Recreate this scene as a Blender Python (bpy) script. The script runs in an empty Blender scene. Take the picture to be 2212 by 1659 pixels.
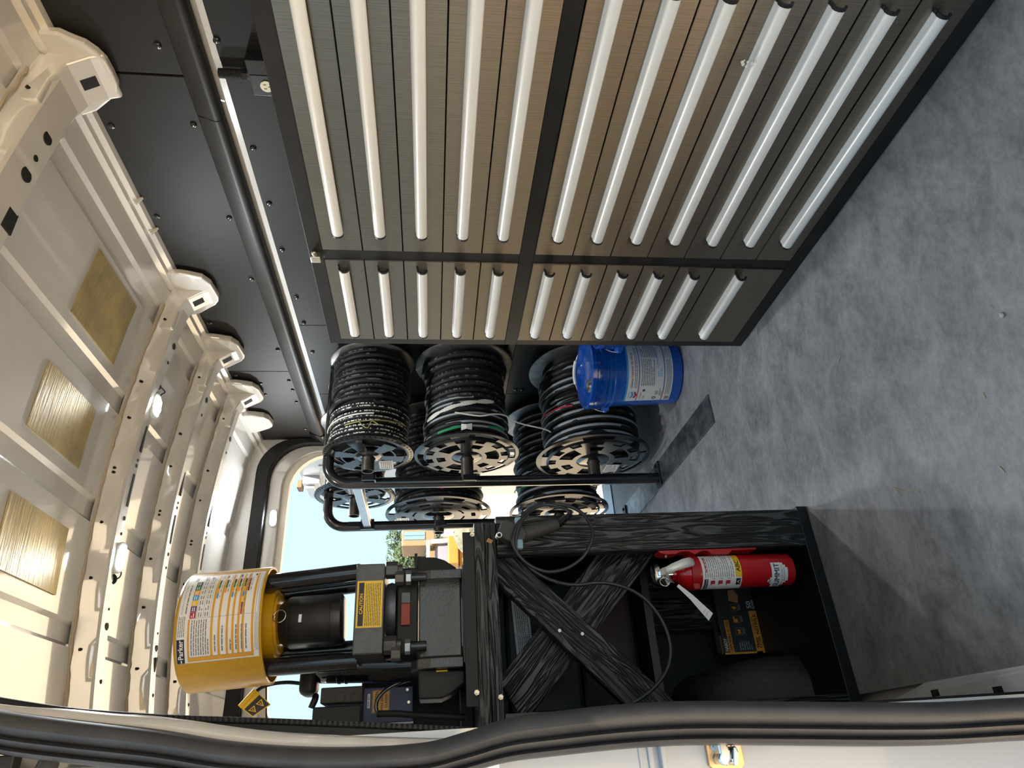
import bpy, bmesh, math, random
from mathutils import Vector, Matrix
random.seed(7)
PI = math.pi
scene = bpy.context.scene
C = scene.collection

# ---------------------------------------------------------------- camera
FPX, U0, V0 = 1450.0, 829.5, 1106.0
VPU, VPV = -1.46, 929.9
_pitch = math.atan2(V0 - VPV, FPX)
_yaw = math.atan2(U0 - VPU, math.hypot(FPX, V0 - VPV))
_cy, _sy, _cp, _sp = math.cos(_yaw), math.sin(_yaw), math.cos(_pitch), math.sin(_pitch)
CF = Vector((_sy * _cp, _cy * _cp, -_sp))
CR = Vector((_cy, -_sy, 0))
CU = CR.cross(CF)
CAM = Vector((0, 0, 1.0))
cam = bpy.data.cameras.new('camera')
cam.sensor_width = 36.0
cam.lens = 36.0 * FPX / 2212.0
cam.clip_start = 0.02
cam.clip_end = 500
cobj = bpy.data.objects.new('camera', cam)
C.objects.link(cobj)
xa, ya, za = -CU, CR, -CF          # the phone was held on its side
cobj.matrix_world = Matrix(((xa.x, ya.x, za.x, CAM.x), (xa.y, ya.y, za.y, CAM.y), (xa.z, ya.z, za.z, CAM.z), (0, 0, 0, 1)))
scene.camera = cobj

def ray(ix, iy):
    return CF + CR * ((1659 - iy - U0) / FPX) - CU * ((ix - V0) / FPX)
def atX(ix, iy, X):
    d = ray(ix, iy); return CAM + d * (X / d.x)
def atY(ix, iy, Y):
    d = ray(ix, iy); return CAM + d * (Y / d.y)
def atZ(ix, iy, Z=0.0):
    d = ray(ix, iy); return CAM + d * ((Z - 1.0) / d.z)

# ---------------------------------------------------------------- world, sun, exposure
w = bpy.data.worlds.new('sky'); scene.world = w; w.use_nodes = True
nt = w.node_tree; nt.nodes.clear()
# bright hazy summer sky: pale at the horizon, bluer overhead, the same all round
tcw = nt.nodes.new('ShaderNodeTexCoord'); sxw = nt.nodes.new('ShaderNodeSeparateXYZ'); rw = nt.nodes.new('ShaderNodeValToRGB')
rw.color_ramp.elements[0].position = 0.0; rw.color_ramp.elements[0].color = (0.215, 0.305, 0.355, 1)
rw.color_ramp.elements[1].position = 0.9; rw.color_ramp.elements[1].color = (0.20, 0.31, 0.42, 1)
bg = nt.nodes.new('ShaderNodeBackground'); bg.inputs[1].default_value = 1.0
ow = nt.nodes.new('ShaderNodeOutputWorld')
nt.links.new(tcw.outputs['Generated'], sxw.inputs[0]); nt.links.new(sxw.outputs[2], rw.inputs[0]); nt.links.new(rw.outputs[0], bg.inputs[0]); nt.links.new(bg.outputs[0], ow.inputs[0])
sl = bpy.data.lights.new('sun', 'SUN'); sl.energy = 7.0; sl.angle = math.radians(0.6); sl.color = (1, 0.95, 0.86)
so = bpy.data.objects.new('sun', sl); C.objects.link(so)
so.rotation_euler = Vector((-0.19, 0.60, -0.78)).to_track_quat('-Z', 'Y').to_euler()
vs = scene.view_settings
vs.view_transform = 'Standard'; vs.look = 'None'; vs.exposure = 1.85; vs.gamma = 1.0; vs.use_curve_mapping = False

# ---------------------------------------------------------------- materials
def lin(c):
    return tuple(((x / 255) / 12.92 if x / 255 <= 0.04045 else ((x / 255 + 0.055) / 1.055) ** 2.4) for x in c)
MATS = {}
def mat(name, col, rough=0.5, metal=0.0, spec=0.5, coat=0.0, emit=0.0, alpha=1.0, noise=None, bump=None, trans=0.0, stretch=None):
    m = bpy.data.materials.new(name); m.use_nodes = True
    n, l = m.node_tree.nodes, m.node_tree.links
    b = n['Principled BSDF']
    b.inputs['Base Color'].default_value = (*col, 1)
    b.inputs['Roughness'].default_value = rough
    b.inputs['Metallic'].default_value = metal
    b.inputs['Specular IOR Level'].default_value = spec
    b.inputs['Coat Weight'].default_value = coat
    b.inputs['Coat Roughness'].default_value = 0.06; b.inputs['Coat IOR'].default_value = 1.5 if coat < 0.85 else 2.1
    b.inputs['Transmission Weight'].default_value = trans
    if emit:
        b.inputs['Emission Color'].default_value = (*col, 1); b.inputs['Emission Strength'].default_value = emit
    if noise or bump:
        tc = n.new('ShaderNodeTexCoord'); mp = n.new('ShaderNodeMapping')
        l.new(tc.outputs['Object'], mp.inputs[0])
        if stretch: mp.inputs['Scale'].default_value = stretch
    if noise:
        sc, col2, lo, hi = noise
        tx = n.new('ShaderNodeTexNoise'); tx.inputs['Scale'].default_value = sc; tx.inputs['Detail'].default_value = 6; tx.inputs['Roughness'].default_value = 0.65
        l.new(mp.outputs[0], tx.inputs['Vector'])
        rp = n.new('ShaderNodeValToRGB'); rp.color_ramp.elements[0].position = lo; rp.color_ramp.elements[1].position = hi
        rp.color_ramp.elements[0].color = (*col, 1); rp.color_ramp.elements[1].color = (*col2, 1)
        l.new(tx.outputs[0], rp.inputs[0]); l.new(rp.outputs[0], b.inputs['Base Color'])
    if bump:
        sc, st, dist = bump
        tb = n.new('ShaderNodeTexNoise'); tb.inputs['Scale'].default_value = sc; tb.inputs['Detail'].default_value = 3
        l.new(mp.outputs[0], tb.inputs['Vector'])
        bp = n.new('ShaderNodeBump'); bp.inputs['Strength'].default_value = st; bp.inputs['Distance'].default_value = dist
        l.new(tb.outputs[0], bp.inputs['Height']); l.new(bp.outputs[0], b.inputs['Normal'])
    MATS[name] = m
    return m

white_paint = mat('white_paint', (0.66, 0.64, 0.605), 0.25, coat=0.95, noise=(3, (0.61, 0.59, 0.555), 0.3, 0.7))
body_white = mat('body_white', (0.47, 0.485, 0.52), 0.3, coat=0.5)
black_steel = mat('black_steel', (0.011, 0.0105, 0.010), 0.45, spec=0.3, noise=(9, (0.020, 0.019, 0.018), 0.35, 0.75), bump=(900, 0.15, 0.0004))
black_gloss = mat('black_gloss', (0.012, 0.012, 0.014), 0.16, spec=0.7, coat=0.3)
black_plastic = mat('black_plastic', (0.012, 0.012, 0.0125), 0.45, spec=0.35, bump=(700, 0.2, 0.0005))
black_rubber = mat('black_rubber', (0.012, 0.012, 0.013), 0.55, spec=0.3, noise=(14, (0.024, 0.023, 0.022), 0.45, 0.8))
seal_rubber = mat('seal_rubber', (0.032, 0.032, 0.036), 0.42, noise=(20, (0.05, 0.05, 0.054), 0.4, 0.8), bump=(60, 0.08, 0.002))
wall_black = mat('wall_black', (0.010, 0.0092, 0.0084), 0.55, spec=0.26, noise=(4, (0.017, 0.0155, 0.0142), 0.3, 0.8), bump=(800, 0.2, 0.0004))
deep_black = mat('deep_black', (0.008, 0.008, 0.008), 0.8)
aluminium = mat('aluminium', (0.90, 0.89, 0.86), 0.34, metal=0.25, bump=(2500, 0.05, 0.0002))
chrome = mat('chrome', (0.75, 0.75, 0.76), 0.12, metal=1.0)
zinc = mat('zinc', (0.55, 0.57, 0.6), 0.35, metal=1.0)
galv = mat('galvanised', (0.13, 0.13, 0.132), 0.45, metal=0.9, noise=(22, (0.24, 0.235, 0.22), 0.35, 0.7))
flange_black = mat('flange_black', (0.010, 0.010, 0.011), 0.22, spec=0.5)
brass_zinc = mat('yellow_zinc', (0.80, 0.50, 0.26), 0.35, metal=1.0)
steel_bolt = mat('steel_bolt', (0.6, 0.55, 0.45), 0.3, metal=1.0)
dark_steel = mat('dark_steel', (0.085, 0.085, 0.088), 0.38, metal=0.5, noise=(40, (0.12, 0.12, 0.12), 0.4, 0.8))
axle_steel = mat('axle_steel', (0.10, 0.092, 0.08), 0.35, metal=0.8, noise=(25, (0.16, 0.14, 0.12), 0.4, 0.7))
cast_black = mat('cast_black', (0.034, 0.04, 0.04), 0.22, spec=0.6, coat=0.2, bump=(220, 0.5, 0.002))
angle_steel = mat('angle_steel', (0.010, 0.013, 0.013), 0.4, spec=0.3)
yellow = mat('crimper_yellow', (0.58, 0.315, 0.008), 0.32, spec=0.4, noise=(60, (0.53, 0.285, 0.007), 0.4, 0.7))
label_yellow = mat('label_yellow', (0.88, 0.56, 0.02), 0.3)
label_orange = mat('label_orange', (0.95, 0.38, 0.04), 0.4)
label_amber = mat('label_amber', (0.72, 0.36, 0.04), 0.4)
label_white = mat('label_white', (0.82, 0.82, 0.81), 0.4)
label_grey = mat('label_grey', (0.48, 0.48, 0.47), 0.5)
ink_black = mat('ink_black', (0.015, 0.015, 0.018), 0.4)
ink_grey = mat('ink_grey', (0.22, 0.22, 0.22), 0.5)
ink_red = mat('ink_red', (0.45, 0.03, 0.04), 0.4)
ink_blue = mat('ink_blue', (0.02, 0.12, 0.42), 0.4)
ink_lightblue = mat('ink_light_blue', (0.05, 0.33, 0.72), 0.4)
ink_green = mat('ink_green', (0.03, 0.25, 0.08), 0.4)
ink_purple = mat('ink_purple', (0.10, 0.05, 0.16), 0.4)
ink_maroon = mat('ink_maroon', (0.22, 0.04, 0.05), 0.4)
ink_navy = mat('ink_navy', (0.02, 0.035, 0.12), 0.4)
pail_blue = mat('pail_blue', (0.005, 0.105, 0.50), 0.24, coat=0.3)
lid_blue = mat('lid_blue', (0.005, 0.07, 0.38), 0.16, coat=0.4, bump=(14, 0.35, 0.01))
red_paint = mat('red_paint', (0.55, 0.008, 0.012), 0.22, coat=0.5)
red_plastic = mat('red_plastic', (0.42, 0.012, 0.015), 0.4)
rust_red = mat('rust_red', (0.30, 0.05, 0.03), 0.55)
navy_paint = mat('navy_paint', (0.015, 0.03, 0.11), 0.4)
white_plastic = mat('white_plastic', (0.75, 0.75, 0.74), 0.4)
cream_plastic = mat('cream_plastic', (0.78, 0.70, 0.50), 0.4)
clip_blue = mat('clip_blue', (0.22, 0.36, 0.48), 0.4)
grey_plastic = mat('grey_plastic', (0.045, 0.043, 0.042), 0.6, bump=(900, 0.4, 0.0006))
cable_grey = mat('cable_grey', (0.020, 0.025, 0.029), 0.38)
white_cloth = mat('white_cloth', (0.68, 0.66, 0.6), 0.8)
green_strap = mat('green_strap', (0.01, 0.25, 0.08), 0.5)
red_tape = mat('red_tape', (0.45, 0.03, 0.03), 0.5)
yellow_cord = mat('yellow_cord', (0.30, 0.27, 0.08), 0.7)
sealant = mat('sealant', (0.42, 0.35, 0.26), 0.7, bump=(120, 0.6, 0.004))
carpet = mat('carpet_black', (0.034, 0.034, 0.037), 0.6, noise=(26, (0.10, 0.09, 0.08), 0.58, 0.85), bump=(400, 0.5, 0.002))
led_lens = mat('led_lens', (0.92, 0.97, 1.0), 0.3, emit=9.0)
led_body = mat('led_body', (0.70, 0.76, 0.74), 0.3)
sky_glass = mat('vehicle_glass', (0.10, 0.16, 0.18), 0.1, spec=0.8)
machine_yellow = mat('machine_yellow', (0.22, 0.10, 0.006), 0.6)
machine_tan = mat('machine_tan', (0.15, 0.09, 0.038), 0.6)
machine_grey = mat('machine_grey', (0.13, 0.13, 0.15), 0.6)
bark = mat('bark', (0.12, 0.08, 0.05), 0.9)
leaf = mat('leaf', (0.02, 0.042, 0.010), 0.6, noise=(1.5, (0.055, 0.07, 0.025), 0.35, 0.7))
rock = mat('rock', (0.15, 0.13, 0.09), 0.9, noise=(6, (0.07, 0.08, 0.045), 0.4, 0.7))
straw = mat('straw', (0.45, 0.38, 0.22), 0.8)
sand = mat('sand', (0.50, 0.38, 0.25), 0.95, noise=(1.2, (0.58, 0.46, 0.32), 0.3, 0.7), bump=(20, 0.4, 0.03))

def nodes(m):
    return m.node_tree.nodes, m.node_tree.links, m.node_tree.nodes['Principled BSDF']

# brushed stainless drawer fronts: fine vertical streaks
brushed = mat('brushed_steel', (0.60, 0.56, 0.50), 0.26, metal=1.0)
n, l, b = nodes(brushed)
tc = n.new('ShaderNodeTexCoord'); mp = n.new('ShaderNodeMapping'); mp.inputs['Scale'].default_value = (1, 420, 3)
tx = n.new('ShaderNodeTexNoise'); tx.inputs['Scale'].default_value = 1.0; tx.inputs['Detail'].default_value = 5
l.new(tc.outputs['Object'], mp.inputs[0]); l.new(mp.outputs[0], tx.inputs['Vector'])
rp = n.new('ShaderNodeValToRGB'); rp.color_ramp.elements[0].position = 0.3; rp.color_ramp.elements[1].position = 0.7
rp.color_ramp.elements[0].color = (0.225, 0.198, 0.163, 1); rp.color_ramp.elements[1].color = (0.335, 0.30, 0.25, 1)
l.new(tx.outputs[0], rp.inputs[0]); l.new(rp.outputs[0], b.inputs['Base Color'])
tg_ = n.new('ShaderNodeTangent'); tg_.direction_type = 'RADIAL'; tg_.axis = 'Z'
l.new(tg_.outputs[0], b.inputs['Tangent']); b.inputs['Anisotropic'].default_value = 0.93; b.inputs['Anisotropic Rotation'].default_value = 0.0
mr = n.new('ShaderNodeMapRange'); mr.inputs[3].default_value = 0.34; mr.inputs[4].default_value = 0.42
l.new(tx.outputs[0], mr.inputs[0]); l.new(mr.outputs[0], b.inputs['Roughness'])
bp = n.new('ShaderNodeBump'); bp.inputs['Strength'].default_value = 0.12; bp.inputs['Distance'].default_value = 0.0006
l.new(tx.outputs[0], bp.inputs['Height']); l.new(bp.outputs[0], b.inputs['Normal'])

# dusty rubber floor
floor_m = mat('floor_rubber', (0.05, 0.05, 0.052), 0.5)
n, l, b = nodes(floor_m)
tc = n.new('ShaderNodeTexCoord'); mp = n.new('ShaderNodeMapping'); mp.inputs['Rotation'].default_value = (0, 0, 0.6); mp.inputs['Scale'].default_value = (1, 1.6, 1)
t1 = n.new('ShaderNodeTexNoise'); t1.inputs['Scale'].default_value = 6.5; t1.inputs['Detail'].default_value = 9; t1.inputs['Roughness'].default_value = 0.68; t1.inputs['Distortion'].default_value = 0.6
l.new(tc.outputs['Object'], mp.inputs[0]); l.new(mp.outputs[0], t1.inputs['Vector'])
t3 = n.new('ShaderNodeTexNoise'); t3.inputs['Scale'].default_value = 38; t3.inputs['Detail'].default_value = 8; t3.inputs['Roughness'].default_value = 0.75
l.new(mp.outputs[0], t3.inputs['Vector'])
av = n.new('ShaderNodeMix'); av.data_type = 'FLOAT'; av.inputs[0].default_value = 0.42
l.new(t1.outputs[0], av.inputs[2]); l.new(t3.outputs[0], av.inputs[3])
r1 = n.new('ShaderNodeValToRGB'); r1.color_ramp.elements[0].position = 0.34; r1.color_ramp.elements[1].position = 0.66
r1.color_ramp.elements[0].color = (0.092, 0.094, 0.104, 1); r1.color_ramp.elements[1].color = (0.315, 0.318, 0.332, 1)
l.new(av.outputs[0], r1.inputs[0])
t2 = n.new('ShaderNodeTexNoise'); t2.inputs['Scale'].default_value = 320; t2.inputs['Detail'].default_value = 2
l.new(tc.outputs['Object'], t2.inputs['Vector'])
r2 = n.new('ShaderNodeValToRGB'); r2.color_ramp.elements[0].position = 0.72; r2.color_ramp.elements[1].position = 0.80
r2.color_ramp.elements[0].color = (0, 0, 0, 1); r2.color_ramp.elements[1].color = (1, 1, 1, 1)
l.new(t2.outputs[0], r2.inputs[0])
mx = n.new('ShaderNodeMix'); mx.data_type = 'RGBA'
l.new(r2.outputs[0], mx.inputs[0]); l.new(r1.outputs[0], mx.inputs[6]); mx.inputs[7].default_value = (0.16, 0.155, 0.15, 1)
l.new(mx.outputs[2], b.inputs['Base Color'])
mr = n.new('ShaderNodeMapRange'); mr.inputs[3].default_value = 0.38; mr.inputs[4].default_value = 0.62
l.new(t1.outputs[0], mr.inputs[0]); l.new(mr.outputs[0], b.inputs['Roughness'])
bp = n.new('ShaderNodeBump'); bp.inputs['Strength'].default_value = 0.35; bp.inputs['Distance'].default_value = 0.0008
l.new(t2.outputs[0], bp.inputs['Height']); l.new(bp.outputs[0], b.inputs['Normal'])

# black stained fir with raised grain, grain along the object's local X
wood = mat('stained_wood', (0.02, 0.021, 0.022), 0.42, spec=0.5)
n, l, b = nodes(wood)
uvn = n.new('ShaderNodeUVMap'); mp = n.new('ShaderNodeMapping'); mp.inputs['Scale'].default_value = (2.2, 26, 1)
l.new(uvn.outputs[0], mp.inputs[0])
nz = n.new('ShaderNodeTexNoise'); nz.inputs['Scale'].default_value = 1.1; nz.inputs['Detail'].default_value = 2.5; nz.inputs['Distortion'].default_value = 0.4
l.new(mp.outputs[0], nz.inputs['Vector'])
ml = n.new('ShaderNodeMath'); ml.operation = 'MULTIPLY'; ml.inputs[1].default_value = 66
l.new(nz.outputs[0], ml.inputs[0])
sn = n.new('ShaderNodeMath'); sn.operation = 'SINE'; l.new(ml.outputs[0], sn.inputs[0])
rp = n.new('ShaderNodeValToRGB'); rp.color_ramp.elements[0].position = 0.15; rp.color_ramp.elements[1].position = 0.6
rp.color_ramp.elements[0].color = (0.006, 0.006, 0.007, 1); rp.color_ramp.elements[1].color = (0.058, 0.062, 0.063, 1)
l.new(sn.outputs[0], rp.inputs[0]); l.new(rp.outputs[0], b.inputs['Base Color'])
bp = n.new('ShaderNodeBump'); bp.inputs['Strength'].default_value = 0.8; bp.inputs['Distance'].default_value = 0.0018
l.new(sn.outputs[0], bp.inputs['Height']); l.new(bp.outputs[0], b.inputs['Normal'])

# crinkled foil-faced damping pad
pad_m = mat('damping_pad', (0.36, 0.27, 0.11), 0.42, metal=0.35)
n, l, b = nodes(pad_m)
tc = n.new('ShaderNodeTexCoord'); mp = n.new('ShaderNodeMapping'); mp.inputs['Scale'].default_value = (6, 90, 1)
tx = n.new('ShaderNodeTexNoise'); tx.inputs['Scale'].default_value = 1.5; tx.inputs['Detail'].default_value = 5
l.new(tc.outputs['Object'], mp.inputs[0]); l.new(mp.outputs[0], tx.inputs['Vector'])
t2 = n.new('ShaderNodeTexNoise'); t2.inputs['Scale'].default_value = 9; t2.inputs['Detail'].default_value = 6
l.new(tc.outputs['Object'], t2.inputs['Vector'])
rp = n.new('ShaderNodeValToRGB'); rp.color_ramp.elements[0].position = 0.3; rp.color_ramp.elements[1].position = 0.75
rp.color_ramp.elements[0].color = (0.52, 0.39, 0.16, 1); rp.color_ramp.elements[1].color = (0.30, 0.25, 0.14, 1)
l.new(t2.outputs[0], rp.inputs[0]); l.new(rp.outputs[0], b.inputs['Base Color'])
bp = n.new('ShaderNodeBump'); bp.inputs['Strength'].default_value = 0.5; bp.inputs['Distance'].default_value = 0.003
l.new(tx.outputs[0], bp.inputs['Height']); l.new(bp.outputs[0], b.inputs['Normal'])

# hoses: black rubber with a printed lay line (UV: x along the hose in metres, y around it)
def hose_mat(name, half, dash, colr, amount):
    m = mat(name, (0.012, 0.012, 0.013), 0.55, spec=0.28)
    n, l, b = nodes(m)
    uvn = n.new('ShaderNodeUVMap'); sp = n.new('ShaderNodeSeparateXYZ'); l.new(uvn.outputs[0], sp.inputs[0])
    d = n.new('ShaderNodeMath'); d.operation = 'SUBTRACT'; d.inputs[1].default_value = 0.5; l.new(sp.outputs[1], d.inputs[0])
    a = n.new('ShaderNodeMath'); a.operation = 'ABSOLUTE'; l.new(d.outputs[0], a.inputs[0])
    lt = n.new('ShaderNodeMath'); lt.operation = 'LESS_THAN'; lt.inputs[1].default_value = half; l.new(a.outputs[0], lt.inputs[0])
    cx = n.new('ShaderNodeCombineXYZ'); 
    sx = n.new('ShaderNodeMath'); sx.operation = 'MULTIPLY'; sx.inputs[1].default_value = dash; l.new(sp.outputs[0], sx.inputs[0])
    sy = n.new('ShaderNodeMath'); sy.operation = 'MULTIPLY'; sy.inputs[1].default_value = 3.0; l.new(sp.outputs[1], sy.inputs[0])
    l.new(sx.outputs[0], cx.inputs[0]); l.new(sy.outputs[0], cx.inputs[1])
    nz = n.new('ShaderNodeTexNoise'); nz.inputs['Scale'].default_value = 1.0; nz.inputs['Detail'].default_value = 1.0; l.new(cx.outputs[0], nz.inputs['Vector'])
    gt = n.new('ShaderNodeMath'); gt.operation = 'GREATER_THAN'; gt.inputs[1].default_value = amount; l.new(nz.outputs[0], gt.inputs[0])
    mu = n.new('ShaderNodeMath'); mu.operation = 'MULTIPLY'; l.new(lt.outputs[0], mu.inputs[0]); l.new(gt.outputs[0], mu.inputs[1])
    mx = n.new('ShaderNodeMix'); mx.data_type = 'RGBA'; l.new(mu.outputs[0], mx.inputs[0])
    mx.inputs[6].default_value = (0.009, 0.009, 0.010, 1); mx.inputs[7].default_value = (*colr, 1)
    l.new(mx.outputs[2], b.inputs['Base Color'])
    return m
hose_plain = hose_mat('hose_faint_print', 0.05, 60, (0.10, 0.10, 0.10), 0.56)
hose_print = hose_mat('hose_white_print', 0.055, 140, (0.55, 0.55, 0.52), 0.50)
hose_band = hose_mat('hose_grey_band', 0.060, 7, (0.30, 0.335, 0.37), 0.44)

# ---------------------------------------------------------------- mesh helpers
OFF = {}
class MB:
    def __init__(s): s.v = []; s.f = []; s.m = []; s.uv = None
    def _add(s, vs, fs, mi=0):
        o = len(s.v); s.v += [Vector(p) for p in vs]
        for f in fs: s.f.append([i + o for i in f]); s.m.append(mi)
        return s
    def box(s, x0, x1, y0, y1, z0, z1, mi=0, M=None):
        vs = [Vector((x, y, z)) for x in (x0, x1) for y in (y0, y1) for z in (z0, z1)]
        if M: vs = [M @ p for p in vs]
        return s._add(vs, [(0, 1, 3, 2), (4, 6, 7, 5), (0, 4, 5, 1), (2, 3, 7, 6), (0, 2, 6, 4), (1, 5, 7, 3)], mi)
    def cyl(s, p0, p1, r0, r1=None, n=20, mi=0, caps=True):
        r1 = r0 if r1 is None else r1
        p0, p1 = Vector(p0), Vector(p1); ax = (p1 - p0).normalized()
        e1 = ax.orthogonal().normalized(); e2 = ax.cross(e1)
        vs = []
        for p, r in ((p0, r0), (p1, r1)):
            for i in range(n):
                a = 2 * PI * i / n; vs.append(p + e1 * (r * math.cos(a)) + e2 * (r * math.sin(a)))
        fs = [(i, (i + 1) % n, n + (i + 1) % n, n + i) for i in range(n)]
        if caps: fs += [tuple(range(n - 1, -1, -1)), tuple(range(n, 2 * n))]
        return s._add(vs, fs, mi)
    def tube(s, path, r, n=8, closed=False, mi=0, caps=True):
        path = [Vector(p) for p in path]; N = len(path); rings = []
        rr = r if isinstance(r, (list, tuple)) else [r] * N
        t0 = (path[1] - path[0]).normalized(); e = t0.orthogonal().normalized()
        vs = []
        for i in range(N):
            if closed: t = (path[(i + 1) % N] - path[i - 1]).normalized()
            else: t = (path[min(i + 1, N - 1)] - path[max(i - 1, 0)]).normalized()
            e = (e - t * e.dot(t)).normalized(); b2 = t.cross(e)
            for k in range(n):
                a = 2 * PI * k / n; vs.append(path[i] + (e * math.cos(a) + b2 * math.sin(a)) * rr[i])
        fs = []
        for i in range(N if closed else N - 1):
            j = (i + 1) % N
            for k in range(n): fs.append((i * n + k, i * n + (k + 1) % n, j * n + (k + 1) % n, j * n + k))
        if not closed and caps: fs += [tuple(range(n - 1, -1, -1)), tuple((N - 1) * n + k for k in range(n))]
        return s._add(vs, fs, mi)
    def lathe(s, prof, n=32, M=None, mi=0, a0=0, a1=2 * PI):
        full = abs(a1 - a0 - 2 * PI) < 1e-6; k = n if full else n + 1
        vs = []
        for r, h in prof:
            for i in range(k):
                a = a0 + (a1 - a0) * i / n; p = Vector((r * math.cos(a), r * math.sin(a), h)); vs.append(M @ p if M else p)
        fs = []
        for j in range(len(prof) - 1):
            for i in range(n):
                i2 = (i + 1) % k; fs.append((j * k + i, j * k + i2, (j + 1) * k + i2, (j + 1) * k + i))
        return s._add(vs, fs, mi)
    def prism(s, poly, fn, a, b, mi=0):
        n = len(poly)
        vs = [fn(p[0], p[1], a) for p in poly] + [fn(p[0], p[1], b) for p in poly]
        fs = [(i, (i + 1) % n, n + (i + 1) % n, n + i) for i in range(n)] + [tuple(range(n - 1, -1, -1)), tuple(range(n, 2 * n))]
        return s._add(vs, fs, mi)
    def strip(s, profile, y0, y1, mi=0, fn=None):
        fn = fn or (lambda x, z, y: Vector((x, y, z)))
        n = len(profile)
        return s._add([fn(x, z, y0) for x, z in profile] + [fn(x, z, y1) for x, z in profile], [(i, i + 1, n + i + 1, n + i) for i in range(n - 1)], mi)
    def sphere(s, c, r, nu=16, nv=10, sc=(1, 1, 1), mi=0):
        c = Vector(c); vs = []; fs = []
        for j in range(nv + 1):
            t = PI * j / nv
            for i in range(nu):
                a = 2 * PI * i / nu
                vs.append(c + Vector((r * sc[0] * math.sin(t) * math.cos(a), r * sc[1] * math.sin(t) * math.sin(a), r * sc[2] * math.cos(t))))
        for j in range(nv):
            for i in range(nu): fs.append((j * nu + i, j * nu + (i + 1) % nu, (j + 1) * nu + (i + 1) % nu, (j + 1) * nu + i))
        return s._add(vs, fs, mi)
    def ring(s, c, ax, R, r, n=32, k=8, mi=0):
        c, ax = Vector(c), Vector(ax).normalized(); e1 = ax.orthogonal().normalized(); e2 = ax.cross(e1)
        return s.tube([c + e1 * (R * math.cos(2 * PI * i / n)) + e2 * (R * math.sin(2 * PI * i / n)) for i in range(n)], r, k, True, mi)
    def build(s, name, mats, parent=None, smooth=None, bevel=0, seg=2, offset=None, solid=0):
        off = Vector(offset) if offset is not None else OFF.get(parent, Vector((0, 0, 0)))
        me = bpy.data.meshes.new(name)
        me.from_pydata([p - off for p in s.v], [], s.f)
        for m in (mats if isinstance(mats, (list, tuple)) else [mats]): me.materials.append(m)
        if len(me.materials) > 1: me.polygons.foreach_set('material_index', s.m)
        if s.uv:
            uvl = me.uv_layers.new(name='UVMap')
            for lp in me.loops: uvl.data[lp.index].uv = s.uv[lp.index] if isinstance(s.uv, list) and len(s.uv) == len(me.loops) else s.uv[lp.vertex_index]
        bm = bmesh.new(); bm.from_mesh(me)
        bmesh.ops.remove_doubles(bm, verts=bm.verts, dist=1e-6) if not s.uv else None
        bmesh.ops.recalc_face_normals(bm, faces=bm.faces); bm.to_mesh(me); bm.free()
        if smooth:
            me.polygons.foreach_set('use_smooth', [True] * len(me.polygons)); me.set_sharp_from_angle(angle=math.radians(smooth))
        o = bpy.data.objects.new(name, me); C.objects.link(o)
        if parent: o.parent = parent
        OFF[o] = off
        if solid:
            md = o.modifiers.new('thickness', 'SOLIDIFY'); md.thickness = solid; md.offset = 0
        if bevel:
            md = o.modifiers.new('bevel', 'BEVEL'); md.width = bevel; md.segments = seg; md.limit_method = 'ANGLE'; md.angle_limit = math.radians(40)
        return o

def tag(o, label, cat, group=None):
    o['label'] = label; o['category'] = cat
    if group: o['group'] = group
    return o
def thing(name, label, cat, loc, group=None):
    o = bpy.data.objects.new(name, None); C.objects.link(o); o.location = loc; o.empty_display_size = 0.05
    OFF[o] = Vector(loc)
    return tag(o, label, cat, group)
def struct(o): o['kind'] = 'structure'; return o
def plain(fn): return fn

_txt = {}
def text_geo(s, size):
    key = s
    if key not in _txt:
        cu = bpy.data.curves.new('t', 'FONT'); cu.body = s; cu.size = 1.0; cu.resolution_u = 3
        ob = bpy.data.objects.new('t', cu); C.objects.link(ob)
        dg = bpy.context.evaluated_depsgraph_get()
        me = bpy.data.meshes.new_from_object(ob.evaluated_get(dg))
        vs = [(v.co.x, v.co.y) for v in me.vertices]; fs = [tuple(p.vertices) for p in me.polygons]
        bpy.data.objects.remove(ob); bpy.data.curves.remove(cu); bpy.data.meshes.remove(me)
        _txt[key] = (vs, fs)
    vs, fs = _txt[key]
    return [(x * size, y * size) for x, y in vs], fs

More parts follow.
